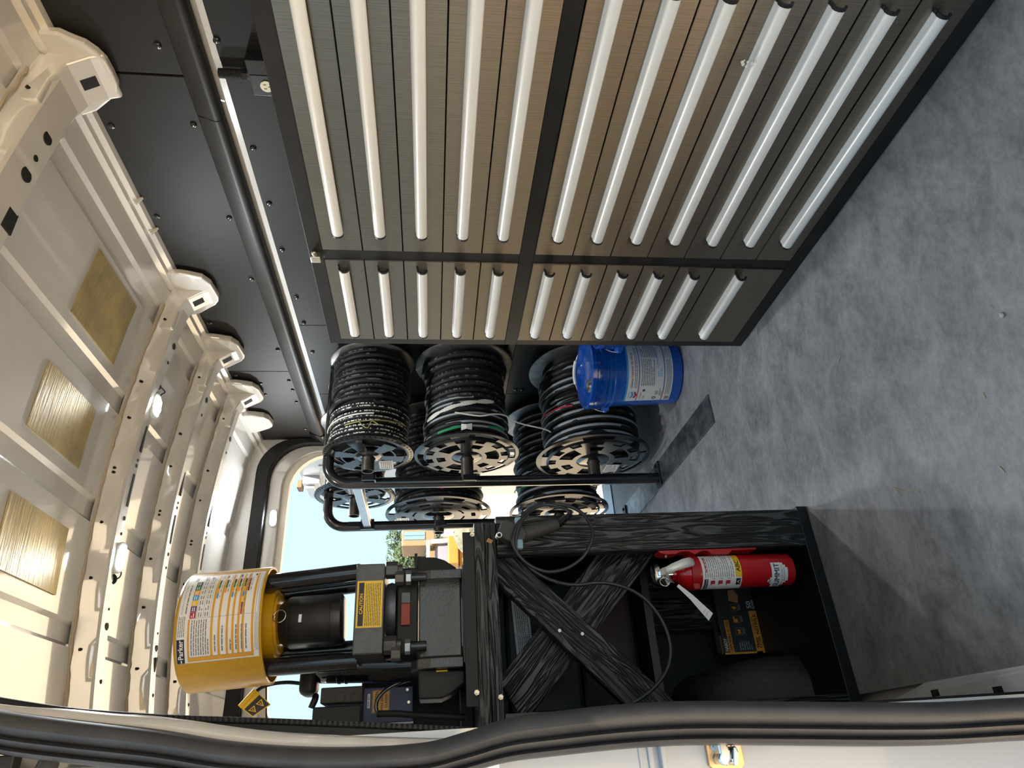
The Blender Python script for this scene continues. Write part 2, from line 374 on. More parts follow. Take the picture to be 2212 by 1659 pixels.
class Decal:
    """flat print laid on a surface: fn(x, y, d) maps print coordinates to the surface, d is the height above it"""
    def __init__(s, fn, nx=1): s.fn = fn; s.mb = MB(); s.nx = nx; s.mats = []
    def mi(s, m):
        if m not in s.mats: s.mats.append(m)
        return s.mats.index(m)
    def rect(s, x0, x1, y0, y1, m, lay=0):
        d = 0.0004 + 0.00022 * lay; n = max(1, int(s.nx * abs(x1 - x0) + 0.999)) if s.nx > 1 else 1
        vs = []; fs = []
        for i in range(n + 1):
            x = x0 + (x1 - x0) * i / n; vs += [s.fn(x, y0, d), s.fn(x, y1, d)]
        for i in range(n): fs.append((2 * i, 2 * i + 2, 2 * i + 3, 2 * i + 1))
        s.mb._add(vs, fs, s.mi(m)); return s
    def poly(s, pts, m, lay=0):
        s.mb._add([s.fn(x, y, 0.0004 + 0.00022 * lay) for x, y in pts], [tuple(range(len(pts)))], s.mi(m)); return s
    def text(s, t, x, y, size, m, lay=2, width=None, center=False, rot=0, bold=0):
        vs, fs = text_geo(t, size)
        wd = max(p[0] for p in vs) if vs else 0
        k = (width / wd) if width else 1.0
        if center: x -= wd * k / 2
        cr, sr = math.cos(rot), math.sin(rot)
        for ki, (dx, dy) in enumerate([(0, 0)] if not bold else [(0, 0), (bold, 0), (0, bold), (bold, bold)]):
            P = [((px * k + dx), (py + dy)) for px, py in vs]
            s.mb._add([s.fn(x + px * cr - py * sr, y + px * sr + py * cr, 0.0004 + 0.00022 * lay + 0.00006 * ki) for px, py in P], fs, s.mi(m))
        return s
    def lines(s, x0, x1, y0, y1, n, m, lay=2, fill=0.45, full=0.9):
        h = (y1 - y0) / n
        for i in range(n):
            yy = y1 - (i + 0.75) * h; x = x0
            end = x1 if random.random() < full else x0 + (x1 - x0) * random.uniform(0.4, 0.9)
            while x < end:
                wl = min(random.uniform(1.5, 5.0) * h * 0.6, end - x); s.rect(x, x + wl, yy, yy + h * fill, m, lay); x += wl + h * 0.25
        return s
    def build(s, name, parent): return s.mb.build(name, s.mats, parent)

def bolt_head(mb, c, nrm, r=0.008, h=0.004, n=12):
    c, nrm = Vector(c), Vector(nrm).normalized()
    mb.cyl(c, c + nrm * h * 0.6, r, r * 0.95, n); mb.cyl(c + nrm * h * 0.6, c + nrm * h, r * 0.95, r * 0.55, n)
def hexnut(mb, c, ax, r, h, mi=0):
    c, ax = Vector(c), Vector(ax).normalized(); mb.cyl(c, c + ax * h, r, r, 6, mi)
def bez(pts, n=8):
    """Catmull-Rom through points"""
    pts = [Vector(p) for p in pts]; P = [pts[0]] + pts + [pts[-1]]; out = []
    for i in range(1, len(P) - 2):
        for k in range(n):
            t = k / n; a, b2, c, d = P[i - 1], P[i], P[i + 1], P[i + 2]
            out.append(0.5 * ((2 * b2) + (c - a) * t + (2 * a - 5 * b2 + 4 * c - d) * t * t + (3 * b2 - a - 3 * c + d) * t ** 3))
    out.append(pts[-1]); return out

# ================================================================ THE SETTING
XC = 0.85                      # centre line of the van
def zrib(x): return 1.968 - 0.061 * ((x - XC) / 0.72) ** 2
def zroof(x): return zrib(x) + 0.062
Y_FRONT, Y_REAR = -0.95, 3.55

g = MB(); g._add([(-60, -40, -0.62), (60, -40, -0.62), (60, 90, -0.62), (-60, 90, -0.62)], [(0, 1, 2, 3)])
struct(g.build('ground', sand))
f = MB(); f.box(0.092, 1.66, Y_FRONT, 3.62, -0.03, 0.0)
floor = struct(f.build('floor', floor_m))
sk = MB(); sk.box(-0.02, 1.75, Y_FRONT, 3.62, -0.12, -0.031); struct(sk.build('trim_1', white_paint))
# door sill beside the floor, painted white, with two square drain holes
s_ = MB()
P = [(0.030, -0.40), (0.092, -0.40), (0.092, 1.38), (0.080, 1.44), (0.062, 1.56), (0.030, 1.56)]
s_.prism(P, lambda x, y, z: Vector((x, y, z)), -0.03, 0.012)
s_.prism([(0.030, 1.02), (0.088, 1.02), (0.076, 1.40), (0.030, 1.40)], lambda x, y, z: Vector((x, y, z)), 0.012, 0.022)
sill = struct(s_.build('trim_2', body_white, bevel=0.004))
for px, py in ((2020, 1497), (2156, 1491)):
    c = atZ(px, py, 0.0225); h = MB(); h.box(c.x - 0.006, c.x + 0.006, c.y - 0.011, c.y + 0.011, 0.0215, 0.0230); h.build('drain_hole', deep_black, sill)

# ---- roof sheet with pressed channels between the damping pads
prof = []
chan = [(0.36, 0.42), (0.72, 0.785), (1.085, 1.15), (1.452, 1.525)]
xs = [0.10]
pts = [(0.10, 0)]
for a, b_ in chan: pts += [(a - 0.006, 0), (a + 0.006, 0.010), (b_ - 0.006, 0.010), (b_ + 0.006, 0)]
pts.append((1.60, 0))
fine = []
for (x0, d0), (x1, d1) in zip(pts, pts[1:]):
    k = max(1, int((x1 - x0) / 0.06))
    for i in range(k): fine.append((x0 + (x1 - x0) * i / k, d0 + (d1 - d0) * i / k))
fine.append(pts[-1])
rf = MB(); rf.strip([(x, zroof(x) + d) for x, d in fine], Y_FRONT, 3.56)
rf.strip([(x, zroof(x) + 0.03 + 0.012) for x in [0.0, 0.2, 0.5, 0.85, 1.2, 1.5, 1.7]], Y_FRONT - 0.02, 3.62)
ceiling = struct(rf.build('ceiling', white_paint, smooth=25))
# side rails where the roof meets the walls
rail = [(1.66, 1.90), (1.655, 1.925), (1.635, 1.93), (1.628, 1.945), (1.612, 1.948), (1.604, 1.965), (1.585, 1.968), (1.572, 1.985), (1.56, zroof(1.56) + 0.004)]
r_ = MB(); r_.strip(rail, Y_FRONT, 3.56); struct(r_.build('trim_3', white_paint, smooth=25))
r_ = MB(); r_.strip([(1.7 - x, z) for x, z in rail], Y_FRONT, 3.56); struct(r_.build('trim_4', white_paint, smooth=25))
for Y in (1.69, 1.83):
    cl = MB(); cl.cyl((1.628, Y, 1.94), (1.650, Y, 1.918), 0.010, 0.004, 10); cl.build('clip_tab', white_paint, bpy.data.objects['trim_3'])

RIBS = [(1.16, 1.285), (2.125, 2.205), (2.545, 2.62), (2.93, 3.005)]
def slotbox(mb, x, y, dx, dy):
    z = zrib(x) - 0.0012
    mb.box(x - dx, x + dx, y - dy, y + dy, z - 0.0008, z + 0.004)
for ri, (ya0, yb0) in enumerate(RIBS):
    yc = (ya0 + yb0) / 2
    rb = MB(); xsr = [0.10 + 1.5 * i / 40 for i in range(41)]
    def wob(x): return 0.003 * math.sin(x * 31 + ri)
    cs = [(ya0 - 0.022, 0.062), (ya0 - 0.004, 0.060), (ya0 + 0.004, 0.030), (ya0 + 0.012, 0.006), (ya0 + 0.02, 0.0), (yb0 - 0.008, 0.0), (yb0, 0.006), (yb0 + 0.006, 0.058), (yb0 + 0.024, 0.062)]
    vs = []; fs = []; k = len(cs)
    for x in xsr:
        for y, d in cs: vs.append((x, y + wob(x) * (d > 0.02), zrib(x) + d))
    for i in range(40):
        for j in range(k - 1): fs.append((i * k + j, i * k + j + 1, (i + 1) * k + j + 1, (i + 1) * k + j))
    rb._add(vs, fs)
    # raised pads pressed into the underside
    rib = rb.build('roof_rib', white_paint, ceiling, smooth=35)
    # sealant bead along the near foot of the rib
    sb = MB(); random.seed(ri + 3)
    sb.tube([(0.12 + 1.42 * i / 70, ya0 - 0.010 + random.uniform(-.004, .004), zroof(0.12 + 1.42 * i / 70) - 0.003) for i in range(71)], [0.003 + random.uniform(0, .003) for i in range(71)], 6)
    sb.build('sealant_bead', sealant, rib, smooth=60)
    # gusset plate that drops down the wall at the right-hand end
    for sx, X0, X1 in ((1, 1.602, 1.640),):
        px1 = [(386.5, 587), (406.8, 590), (436.7, 596.6), (455.7, 610), (465, 625), (473, 638.7), (473, 646.8), (466.5, 655), (434, 672.6)]
        px0 = [(125, 65), (152, 77), (184, 89.5), (211.6, 108.5), (230.5, 127.5), (244, 152), (256, 179), (256, 192.6), (248, 206), (213, 234.6)]
        if ri == 0: ol = [atX(a_, b_, 1.625) for a_, b_ in px0]; lob2 = [(q.y - yc, q.z) for q in ol]
        elif ri == 1: ol = [atX(a_, b_, 1.625) for a_, b_ in px1]; lob2 = [(q.y - yc, q.z) for q in ol]; LOB = lob2
        else: lob2 = LOB
        lobe = [(lob2[0][0], 1.975)] + lob2 + [(lob2[-1][0] + 0.03, 1.975)]; wv = 1.0
        gp = MB(); gp.prism([(yc + y * wv, z) for y, z in lobe], lambda y, z, x: Vector((x, y, z)), X0 + 0.012, X1)
        go = gp.build('gusset_plate', white_paint, rib, bevel=0.006)
        arm = MB()
        ap = [(1.44, 0.002), (1.52, -0.006), (1.575, -0.030), (1.607, -0.075), (1.618, -0.105), (1.632, -0.105), (1.632, 0.07), (1.44, 0.055)]
        arm.prism([(x, zrib(1.44) + d) for x, d in ap], lambda x, z, y: Vector((x, y, z)), ya0 + 0.002, yb0 + 0.004)
        arm.build('rib_end', white_paint, rib, bevel=0.012, seg=3)
        ho = MB(); ho.box(1.556, 1.584, yc - 0.016, yc + 0.016, zrib(1.44) - 0.040, zrib(1.44) - 0.010, M=None)
        hx = MB(); M = Matrix.Translation((1.594, yc + 0.004, zrib(1.44) - 0.052)) @ Matrix.Rotation(math.radians(54), 4, 'Y')
        hx.box(-0.020, 0.020, -0.015, 0.015, -0.003, 0.003, M=M); hx.build('slot', deep_black, rib)
    # slots and small holes
    if ri == 0: sl_ = [(1.15, 0.03, 0.018)]
    else: sl_ = [(1.035, 0.055, 0.006), (0.845, 0.055, 0.006)] + ([(0.36, 0.03, 0.007)] if ri > 1 else [])
    for x, dx, dy in sl_:
        h = MB(); slotbox(h, x, yb0 - 0.022, dx, dy); h.build('slot', deep_black, rib)
    for x, r, yy in ([(1.275, .0135, 0)] if ri == 0 else []) + [(1.40, .012, 0), (1.33, .006, 0), (0.95, .005, 0), (0.93, .006, 0), (0.75, .007, 0), (0.70, .005, 0), (0.42, .011, 0), (0.27, .006, 0), (0.47, .004, 0)]:
        h = MB(); y = yb0 - 0.022 if ri else yc + 0.02; h.cyl((x, y, zrib(x) - 0.0015), (x, y, zrib(x) + 0.004), r * (1.4 if ri == 0 else 1), n=14); h.build('hole', deep_black, rib)
    for x in (1.48, 1.22, 1.08, 0.90, 0.885, 0.72, 0.55, 0.35):
        h = MB(); h.cyl((x, ya0 - 0.0032, zrib(x) + 0.040), (x, ya0 + 0.006, zrib(x) + 0.036), 0.0045, n=10); h.build('hole', deep_black, rib)
# last gusset before the rear header
gp = MB(); gp.prism([(3.27 + y * 0.8, z + 0.015) for y, z in lobe], lambda y, z, x: Vector((x, y, z)), 1.612, 1.645); gp.build('gusset_plate', white_paint, ceiling, bevel=0.006)

# ---- right-hand wall: black liner panels, bolted, with a rounded raceway trim
wr = MB(); wr.box(1.665, 1.70, Y_FRONT, 3.56, -0.1, 2.0)
wall_r = struct(wr.build('wall_right', white_paint))
def wpanel(y0, y1, z0, z1, x=1.65):
    p = MB(); p.box(x, 1.664, y0, y1, z0, z1); return p.build('liner_panel', wall_black, wall_r, bevel=0.0015)
for a, b_ in ((Y_FRONT, 1.231), (1.2375, 2.78), (2.783, 3.55)): wpanel(a, b_, 1.645, 1.925)
for a, b_ in ((Y_FRONT, 1.226), (1.231, 2.40), (2.4025, 3.0), (3.0025, 3.55)): wpanel(a, b_, 0.0 if a > 1.3 else 0.9, 1.548)
tr = MB()
tp = [(1.652, 1.657), (1.646, 1.655), (1.641, 1.650), (1.622, 1.606), (1.6205, 1.599), (1.6225, 1.591), (1.628, 1.584), (1.636, 1.580), (1.652, 1.579)]
tr.strip(tp, 1.355, 3.47); tr.strip(tp, Y_FRONT, 1.352)
e = [Vector((x, 3.47, z)) for x, z in tp]; tr._add(e, [tuple(range(len(e)))])
race = struct(tr.build('trim_5', mat('raceway_black', (0.014, 0.0135, 0.013), 0.5, spec=0.45, noise=(6, (0.026, 0.025, 0.024), 0.35, 0.8)), smooth=35))
cp_ = MB(); cp_.strip([(x - 0.004 if x < 1.65 else x, z + (0.004 if z > 1.62 else -0.004)) for x, z in tp], 3.43, 3.50); cp_.build('end_cap', black_gloss, race, smooth=50)
st = MB(); st.box(1.652, 1.662, Y_FRONT, 1.185, 1.549, 1.566); st.box(1.652, 1.662, 1.228, 3.45, 1.549, 1.566); struct(st.build('trim_6', white_paint))
ub = [(241, 272), (339, 467), (395, 582), (453, 697), (509, 810)]
lb = [(341, 98), (418, 269), (495, 470), (543, 603), (600, 755), (563, 828), (573, 852), (624, 822), (632, 842), (640, 868), (660, 927)]
ll = [(468, 87), (547, 320), (581, 439), (609, 539), (640, 642), (656, 697), (675, 760), (1114, 841), (1128, 841), (1120, 879)]
for px, py in ub + lb + ll:
    c = atX(px, py, 1.65); bm_ = MB(); bolt_head(bm_, c, (-1, 0, 0), 0.0095, 0.006, 14); bm_.build('panel_bolt', black_gloss, wall_r, smooth=40)
# horizontal frame rail behind the reels
hr = MB(); hr.box(1.625, 1.65, 2.0, 3.5, 0.62, 0.655); hr.build('wall_rail', black_steel, wall_r, bevel=0.004)

# ---- left wall behind the side door and the front bulkhead
wl = MB(); wl.box(-0.02, 0.045, 1.03, 3.56, -0.1, 1.95); wall_l = struct(wl.build('wall_left', white_paint))
lp_ = MB(); lp_.box(0.0452, 0.052, 1.10, 3.50, 0.0, 0.80); lp_.build('liner_panel', wall_black, wall_l)
wl2 = MB(); wl2.box(-0.02, 0.05, Y_FRONT, -0.42, -0.1, 1.95); struct(wl2.build('wall_left_front', wall_black))
wl3 = MB(); wl3.box(-0.02, 0.05, -0.42, 1.03, 1.78, 1.98); struct(wl3.build('trim_7', white_paint))
wf = MB()  # cab end: unseen low bulkhead, opened above to let in more light
wf.box(-0.02, 1.70, Y_FRONT - 0.05, Y_FRONT, -0.1, 0.55); wf.box(-0.02, 1.70, Y_FRONT - 0.05, Y_FRONT, 1.76, 2.05); wf.box(-0.02, 0.06, Y_FRONT - 0.05, Y_FRONT, 0.55, 1.76); wf.box(1.62, 1.70, Y_FRONT - 0.05, Y_FRONT, 0.55, 1.76); struct(wf.build('wall_front', wall_black))
# painted door pillar and the dark liner edge with its toothed edging strip
wtop = [(-80, 1508), (30, 1524), (150, 1532), (250, 1541), (330, 1546), (420, 1557), (500, 1569), (600, 1580), (700, 1586), (817, 1591), (950, 1594), (1045, 1591), (1075, 1594)]
pil = MB(); W_ = bez([Vector((a_, b_, 0)) for a_, b_ in wtop], 5); cs = [(0.0, 0.050), (0.0, 0.020), (-0.003, 0.006), (-0.010, 0.0), (-0.024, 0.004), (-0.045, 0.022)]
vs = []; fs = []
for q in W_:
    p_ = atY(q.x, q.y, 0.985)
    for dx, dy in cs: vs.append((p_.x + dx, 0.985 + dy - 0.02, p_.z))
for i in range(len(W_) - 1):
    for j_ in range(5): fs.append((i * 6 + j_, i * 6 + j_ + 1, i * 6 + 7 + j_, i * 6 + 6 + j_))
pil._add(vs, fs); pillar = struct(pil.build('trim_8', white_paint, smooth=50))
le = MB()
ev = [atY(px, py, 1.045) for px, py in ((-80, 1490), (0, 1506), (150, 1528), (300, 1540), (420, 1546), (600, 1552), (817, 1561), (1000, 1570), (1125, 1578))]
ed = MB(); edp = bez([(p.x - 0.004, p.y, p.z) for p in ev], 8); ed.tube(edp, 0.0042, 8)
for a, b_ in zip(edp, edp[1:]):
    le._add([a, b_, b_ + Vector((-0.06, 0.0, 0)), a + Vector((-0.06, 0.0, 0)), a + Vector((0, .06, 0)), b_ + Vector((-0.0, 0.06, 0))], [(0, 1, 2, 3), (0, 4, 5, 1)])
leo = le.build('liner_edge', black_plastic, wall_l)
edo = ed.build('edging_strip', black_rubber, wall_l, smooth=60)
L = 0.0; step = 0.0072; seglen = [(edp[i + 1] - edp[i]).length for i in range(len(edp) - 1)]; tot = sum(seglen); tooth = MB()
dd = tot * 0.36
while dd < tot - 0.01:
    acc = 0
    for i, sl2 in enumerate(seglen):
        if acc + sl2 >= dd: break
        acc += sl2
    t = (dd - acc) / seglen[i]; p = edp[i].lerp(edp[i + 1], t)
    tooth.box(p.x - 0.002, p.x + 0.0035, p.y - 0.0062, p.y - 0.003, p.z - 0.0019, p.z + 0.0019); dd += step
too = tooth.build('edging_teeth', black_plastic, edo); too['kind'] = 'stuff'
# rubber door seal: a ribbed band following the pillar
inn = [(-60, 1516), (0, 1533), (150, 1552), (330, 1573), (500, 1600), (700, 1612), (900, 1604), (1000, 1581), (1100, 1549), (1200, 1534), (1350, 1518), (1500, 1511), (1700, 1512), (1900, 1514), (2050, 1513), (2212, 1504), (2330, 1498)]
wpx = [100, 100, 100, 98, 96, 94, 92, 92, 98, 100, 100, 98, 97, 97, 96, 96, 96]
band = MB(); secs = [(0.0, 0.022), (0.06, 0.006), (0.16, 0.0), (0.36, -0.002), (0.50, 0.004), (0.56, 0.012), (0.64, 0.003), (0.74, 0.006), (0.80, 0.014), (0.87, 0.004), (0.96, 0.010), (1.0, 0.03)]
I_ = bez([Vector((a, b_, c)) for (a, b_), c in zip(inn, wpx)], 6)
vs = []; fs = []; k = len(secs)
for p in I_:
    for u, dy in secs:
        q = atY(p.x, p.y + p.z * u, 0.945); vs.append((q.x, 0.945 + dy, q.z))
for i in range(len(I_) - 1):
    for j in range(k - 1): fs.append((i * k + j, i * k + j + 1, (i + 1) * k + j + 1, (i + 1) * k + j))
band._add(vs, fs); seal = struct(band.build('trim_9', seal_rubber, smooth=50))
# grey plastic cover lip behind the seal
gl = MB(); a = [atY(px, py, 1.0) for px, py in ((1318, 1532), (1345, 1524), (1400, 1518), (1500, 1514), (1530, 1516), (1542, 1528), (1545, 1545), (1320, 1545))]
gl._add([(p.x, 1.0, p.z) for p in a] + [(p.x, 1.02, p.z) for p in a], [tuple(range(8)), tuple(range(15, 7, -1))] + [(i, (i + 1) % 8, 8 + (i + 1) % 8, 8 + i) for i in range(8)])
struct(gl.build('trim_10', mat('grey_trim', (0.10, 0.095, 0.09), 0.5)))

# ---- sliding door standing open: its leading edge shows outside the seal
dm = MB(); dm.box(-0.17, 0.028, 1.0, 1.06, -0.12, 1.80)
door = struct(dm.build('door_1', body_white, bevel=0.01, seg=3))
c0 = atY(1395, 1640, 1.0)
for px0, px1, dyy in ((1380, 1388, .002), (1400, 1412, .004), (1424, 1434, .012)):
    a, b_ = atY(px0, 1640, 1.0), atY(px1, 1640, 1.0); e_ = MB(); e_.box(-0.16, 0.027, 1.0 - dyy, 1.001, b_.z, a.z); e_.build('door_ridge', body_white if px0 != 1388 else zinc, door, bevel=0.0015)
lm = MB()
pa, pb = atY(1527, 1640, 1.0), atY(1604, 1640, 1.0)
hh = pa.z - pb.z; zc = (pa.z + pb.z) / 2; xl = atY(1565, 1659, 0.995).x - 0.004
outl = [(0.028, zc - hh / 2), (0.028, zc + hh / 2), (xl + 0.008, zc + hh / 2), (xl, zc + hh / 2 - 0.008), (xl, zc - hh / 2 + 0.008), (xl + 0.008, zc - hh / 2)]
lm.prism(outl, lambda x, z, y: Vector((x, y, z)), 0.9945, 1.001); plate = lm.build('latch_plate', brass_zinc, door, bevel=0.001)
lk = MB(); q = [(1546, 1600), (1552, 1628), (1548, 1640), (1556, 1653), (1572, 1655), (1578, 1640), (1576, 1620), (1566, 1605)]
lk.prism([(atY(a, b_, .98).x, atY(a, b_, .98).z) for a, b_ in q], lambda x, z, y: Vector((x, y, z)), 0.975, 0.995); lk.build('latch_hook', chrome, plate, bevel=0.003, seg=3)
lk = MB(); q = [(1580, 1612), (1580, 1650), (1585, 1655), (1591, 1652), (1592, 1625), (1586, 1612)]
lk.prism([(atY(a, b_, .975).x, atY(a, b_, .975).z) for a, b_ in q], lambda x, z, y: Vector((x, y, z)), 0.968, 0.995); lk.build('latch_pawl', chrome, plate, bevel=0.002, seg=2)
for a, b_ in ((1542, 1613), (1588, 1612)):
    p = atY(a, b_, 0.994); sc_ = MB(); sc_.cyl((p.x, 0.9945, p.z), (p.x, 0.9925, p.z), 0.0055, n=18); sc_.cyl((p.x, 0.9925, p.z), (p.x, 0.9915, p.z), 0.002, n=6); sc_.build('latch_screw', zinc, plate)
p = atY(105, 1648, 0.99); rl = MB(); rl.cyl((p.x, 0.99, p.z), (p.x - 0.012, 0.985, p.z), 0.012, n=20); rl.cyl((p.x - .012, 0.985, p.z), (p.x - .03, 0.985, p.z), 0.008, n=6); rl.build('roller_bolt', dark_steel, door)
p = atY(15, 1648, 0.99); rl = MB(); rl.box(p.x - .03, p.x + .008, .98, 1.0, p.z - .012, p.z + .04); rl.build('hinge_block', black_steel, door, bevel=.002)

# ---- rear doorway: painted frame, black seal, opening with rounded corners
def rrect(x0, x1, z0, z1, r, n=8):
    pts = [(x0, z0)]
    for i in range(n + 1): a = PI - (PI / 2) * i / n; pts.append((x0 + r + r * math.cos(a), z1 - r + r * math.sin(a)))
    for i in range(n + 1): a = PI / 2 - (PI / 2) * i / n; pts.append((x1 - r + r * math.cos(a), z1 - r + r * math.sin(a)))
    pts.append((x1, z0)); return pts
def frame_band(o, i_, y0, y1):
    m = MB(); k = len(o)
    for y in (y0, y1): m._add([(x, y, z) for x, z in o] + [(x, y, z) for x, z in i_], [(j, j + 1, k + j + 1, k + j) for j in range(k - 1)])
    m._add([(x, y0, z) for x, z in i_] + [(x, y1, z) for x, z in i_], [(j, j + 1, k + j + 1, k + j) for j in range(k - 1)])
    m._add([(x, y0, z) for x, z in o] + [(x, y1, z) for x, z in o], [(j, j + 1, k + j + 1, k + j) for j in range(k - 1)])
    return m
outer = rrect(-0.02, 1.72, -0.1, 2.06, 0.05); b1 = rrect(0.055, 1.645, -0.1, 1.935, 0.20); b2 = rrect(0.085, 1.615, -0.1, 1.865, 0.20); b3 = rrect(0.115, 1.585, -0.1, 1.80, 0.21); b4 = rrect(0.13, 1.57, -0.1, 1.765, 0.21)
wrear = struct(frame_band(outer, b1, 3.53, 3.56).build('wall_rear', white_paint, smooth=40))
struct(frame_band(b1, b2, 3.50, 3.55).build('trim_11', black_rubber, smooth=40, bevel=0.006))
struct(frame_band(b2, b3, 3.54, 3.57).build('trim_12', white_paint, smooth=40, bevel=0.004))
struct(frame_band(b3, b4, 3.56, 3.60).build('trim_13', mat('warm_white', (0.80, 0.72, 0.62), 0.3), smooth=40))
# open rear door with its check-strap bracket
rd = MB(); rd.box(1.60, 1.66, 3.68, 4.36, -0.1, 1.80); rdoor = struct(rd.build('door_2', body_white, bevel=0.02, seg=3))
ip = MB(); ip.box(1.592, 1.60, 3.78, 4.26, 1.0, 1.66); ip.build('inner_panel', body_white, rdoor, bevel=0.006)
p = atX(675, 1045, 1.57); br = MB(); br.box(1.55, 1.60, p.y - .06, p.y + .06, p.z - .05, p.z + .05); br.box(1.53, 1.60, p.y - .03, p.y + .10, p.z - .02, p.z + .035); br.build('strap_bracket', body_white, rdoor, bevel=.003)
p = atX(648, 1050, 1.57); br = MB(); br.box(1.55, 1.60, p.y - .03, p.y + .05, p.z - .015, p.z + .015); br.build('latch_peg', machine_tan, rdoor, bevel=.003)
# rear threshold plate
th = MB(); th.box(0.12, 1.58, 3.45, 3.63, 0.0, 0.006); struct(th.build('trim_14', mat('threshold', (0.30, 0.33, 0.37), 0.35, metal=0.6), bevel=0.002))

# ---- wheel arch and skirting on the left
wa = MB(); sec = []
for i in range(17):
    a = PI / 2 * i / 16; sec.append((0.045 + 0.165 * math.sin(a) ** 0.6 if i else 0.045, 0.0))
NY = 20; vs = []; fs = []; nz = 10
for j in range(NY + 1):
    t = j / NY; y = 1.775 + 0.80 * t; h = 0.30 * (max(0.0, 1 - (2 * t - 1) ** 4)) ** 0.5
    for i in range(nz + 1):
        a = PI / 2 * i / nz; vs.append((0.045 + 0.165 * max(0, math.cos(a)) ** 0.45 * (0.55 + 0.45 * min(1, h / 0.2)), y, h * math.sin(a) ** 0.55 if i else 0.0))
for j in range(NY):
    for i in range(nz): fs.append((j * (nz + 1) + i, j * (nz + 1) + i + 1, (j + 1) * (nz + 1) + i + 1, (j + 1) * (nz + 1) + i))
wa._add(vs, fs); struct(wa.build('wheel_arch', carpet, smooth=60))

# ================================================================ DRAWER CABINET
cab = thing('drawer_cabinet', 'wide black steel cabinet with two columns of brushed steel drawers along the wall', 'cabinet', (1.13, 0.53, 0))
CZ = [(0.038, 0.735), (0.772, 1.266)]; CY = [(0.555, 1.316), (1.351, 1.714)]
fr = MB()
fr.box(1.1315, 1.16, 0.53, 1.741, 0.0, 0.037); fr.box(1.1315, 1.16, 0.53, 1.741, 0.735, 0.772); fr.box(1.1315, 1.16, 0.53, 1.741, 1.266, 1.300)
for a, b_ in ((0.53, 0.555), (1.316, 1.351), (1.714, 1.741)):
    for z0, z1 in CZ: fr.box(1.1315, 1.16, a, b_, z0, z1)
fr.build('frame', black_steel, cab, bevel=0.0012)
bd = MB(); bd.box(1.1605, 1.63, 0.532, 1.740, 0.001, 1.299); bd.build('carcass', black_steel, cab)
# black slab standing in for the dark recess behind the top far corner
eb = MB(); eb.box(1.34, 1.62, 1.60, 1.73, 1.3005, 1.322); eb.build('dark_recess_slab', wall_black, cab, bevel=0.002)

HP = [(0.0, 0.012), (-0.004, 0.012), (-0.0075, 0.010), (-0.014, 0.0105), (-0.019, 0.008), (-0.0222, 0.003), (-0.0228, -0.003), (-0.0205, -0.009), (-0.016, -0.0125), (-0.012, -0.013)]
def thick_profile(P, t):
    out = []; inn_ = []
    for i, (x, z) in enumerate(P):
        x0, z0 = P[max(i - 1, 0)]; x1, z1 = P[min(i + 1, len(P) - 1)]
        dx, dz = x1 - x0, z1 - z0; L_ = math.hypot(dx, dz); nx, nz_ = -dz / L_, dx / L_
        out.append((x + nx * t, z + nz_ * t)); inn_.append((x - nx * t, z - nz_ * t))
    return out + inn_[::-1]
def extr(P, y0, y1):
    m = MB(); n_ = len(P); h = n_ // 2
    vs = [Vector((x, y0, z)) for x, z in P] + [Vector((x, y1, z)) for x, z in P]
    fs = [(i, (i + 1) % n_, n_ + (i + 1) % n_, n_ + i) for i in range(n_)]
    for i in range(h - 1):
        a, b_, c, d = i, i + 1, n_ - 2 - i, n_ - 1 - i
        fs += [(a, b_, c, d), (n_ + d, n_ + c, n_ + b_, n_ + a)]
    m._add(vs, fs); return m
def mesh_of(o):
    me = o.data; bpy.data.objects.remove(o); return me
DW = {}
for ci, (y0, y1) in enumerate(CY):
    hy0, hy1 = ((0.63, 1.24), (1.375, 1.667))[ci]
    yc = (y0 + y1) / 2
    DW[ci] = (mesh_of(extr(thick_profile(HP, 0.0012), hy0 - yc, hy1 - yc).build('handle', aluminium, None, smooth=35)),
              mesh_of(extr(thick_profile(HP, 0.0021), hy0 - yc - 0.006, hy0 - yc).build('handle_cap', black_plastic, None)),
              mesh_of(extr(thick_profile(HP, 0.0021), hy1 - yc, hy1 - yc + 0.005).build('handle_cap', black_plastic, None)))
def drawer(ci, z0, z1, me):
    y0, y1 = CY[ci]; o = bpy.data.objects.new('drawer', me); C.objects.link(o); o.parent = cab
    o.location = Vector((1.13, (y0 + y1) / 2, (z0 + z1) / 2)) - Vector(cab.location)
    zh = (z1 - 0.046) - (z0 + z1) / 2 if z1 - z0 < 0.12 else 0.02
    for k, nm in enumerate(('handle', 'handle_cap', 'handle_cap')):
        c = bpy.data.objects.new(nm, DW[ci][k]); C.objects.link(c); c.parent = o; c.location = (-0.0011, 0, zh)
cache = {}
def front_mesh(ci, h):
    key = (ci, round(h, 4))
    if key not in cache:
        wd = CY[ci][1] - CY[ci][0]; m = MB(); m.box(-0.001, 0.014, -wd / 2 + 0.0015, wd / 2 - 0.0015, -h / 2 + 0.0016, h / 2 - 0.0016)
        o = m.build('drawer', brushed, None); bm = bmesh.new(); bm.from_mesh(o.data)
        bmesh.ops.bevel(bm, geom=bm.edges[:], offset=0.0009, segments=2, affect='EDGES'); bm.to_mesh(o.data); bm.free()
        cache[key] = mesh_of(o)
    return cache[key]
hu = (CZ[1][1] - CZ[1][0]) / 5; hl = (CZ[0][1] - CZ[0][0]) / 7
for ci in (0, 1):
    for i in range(5):
        drawer(ci, CZ[1][0] + i * hu, CZ[1][0] + (i + 1) * hu, front_mesh(ci, hu))
    for i in range(7):
        if ci == 1 and i == 1: continue
        z0 = CZ[0][0] + i * hl; z1 = z0 + hl * (2 if ci == 1 and i == 0 else 1)
        drawer(ci, z0, z1, front_mesh(ci, z1 - z0))
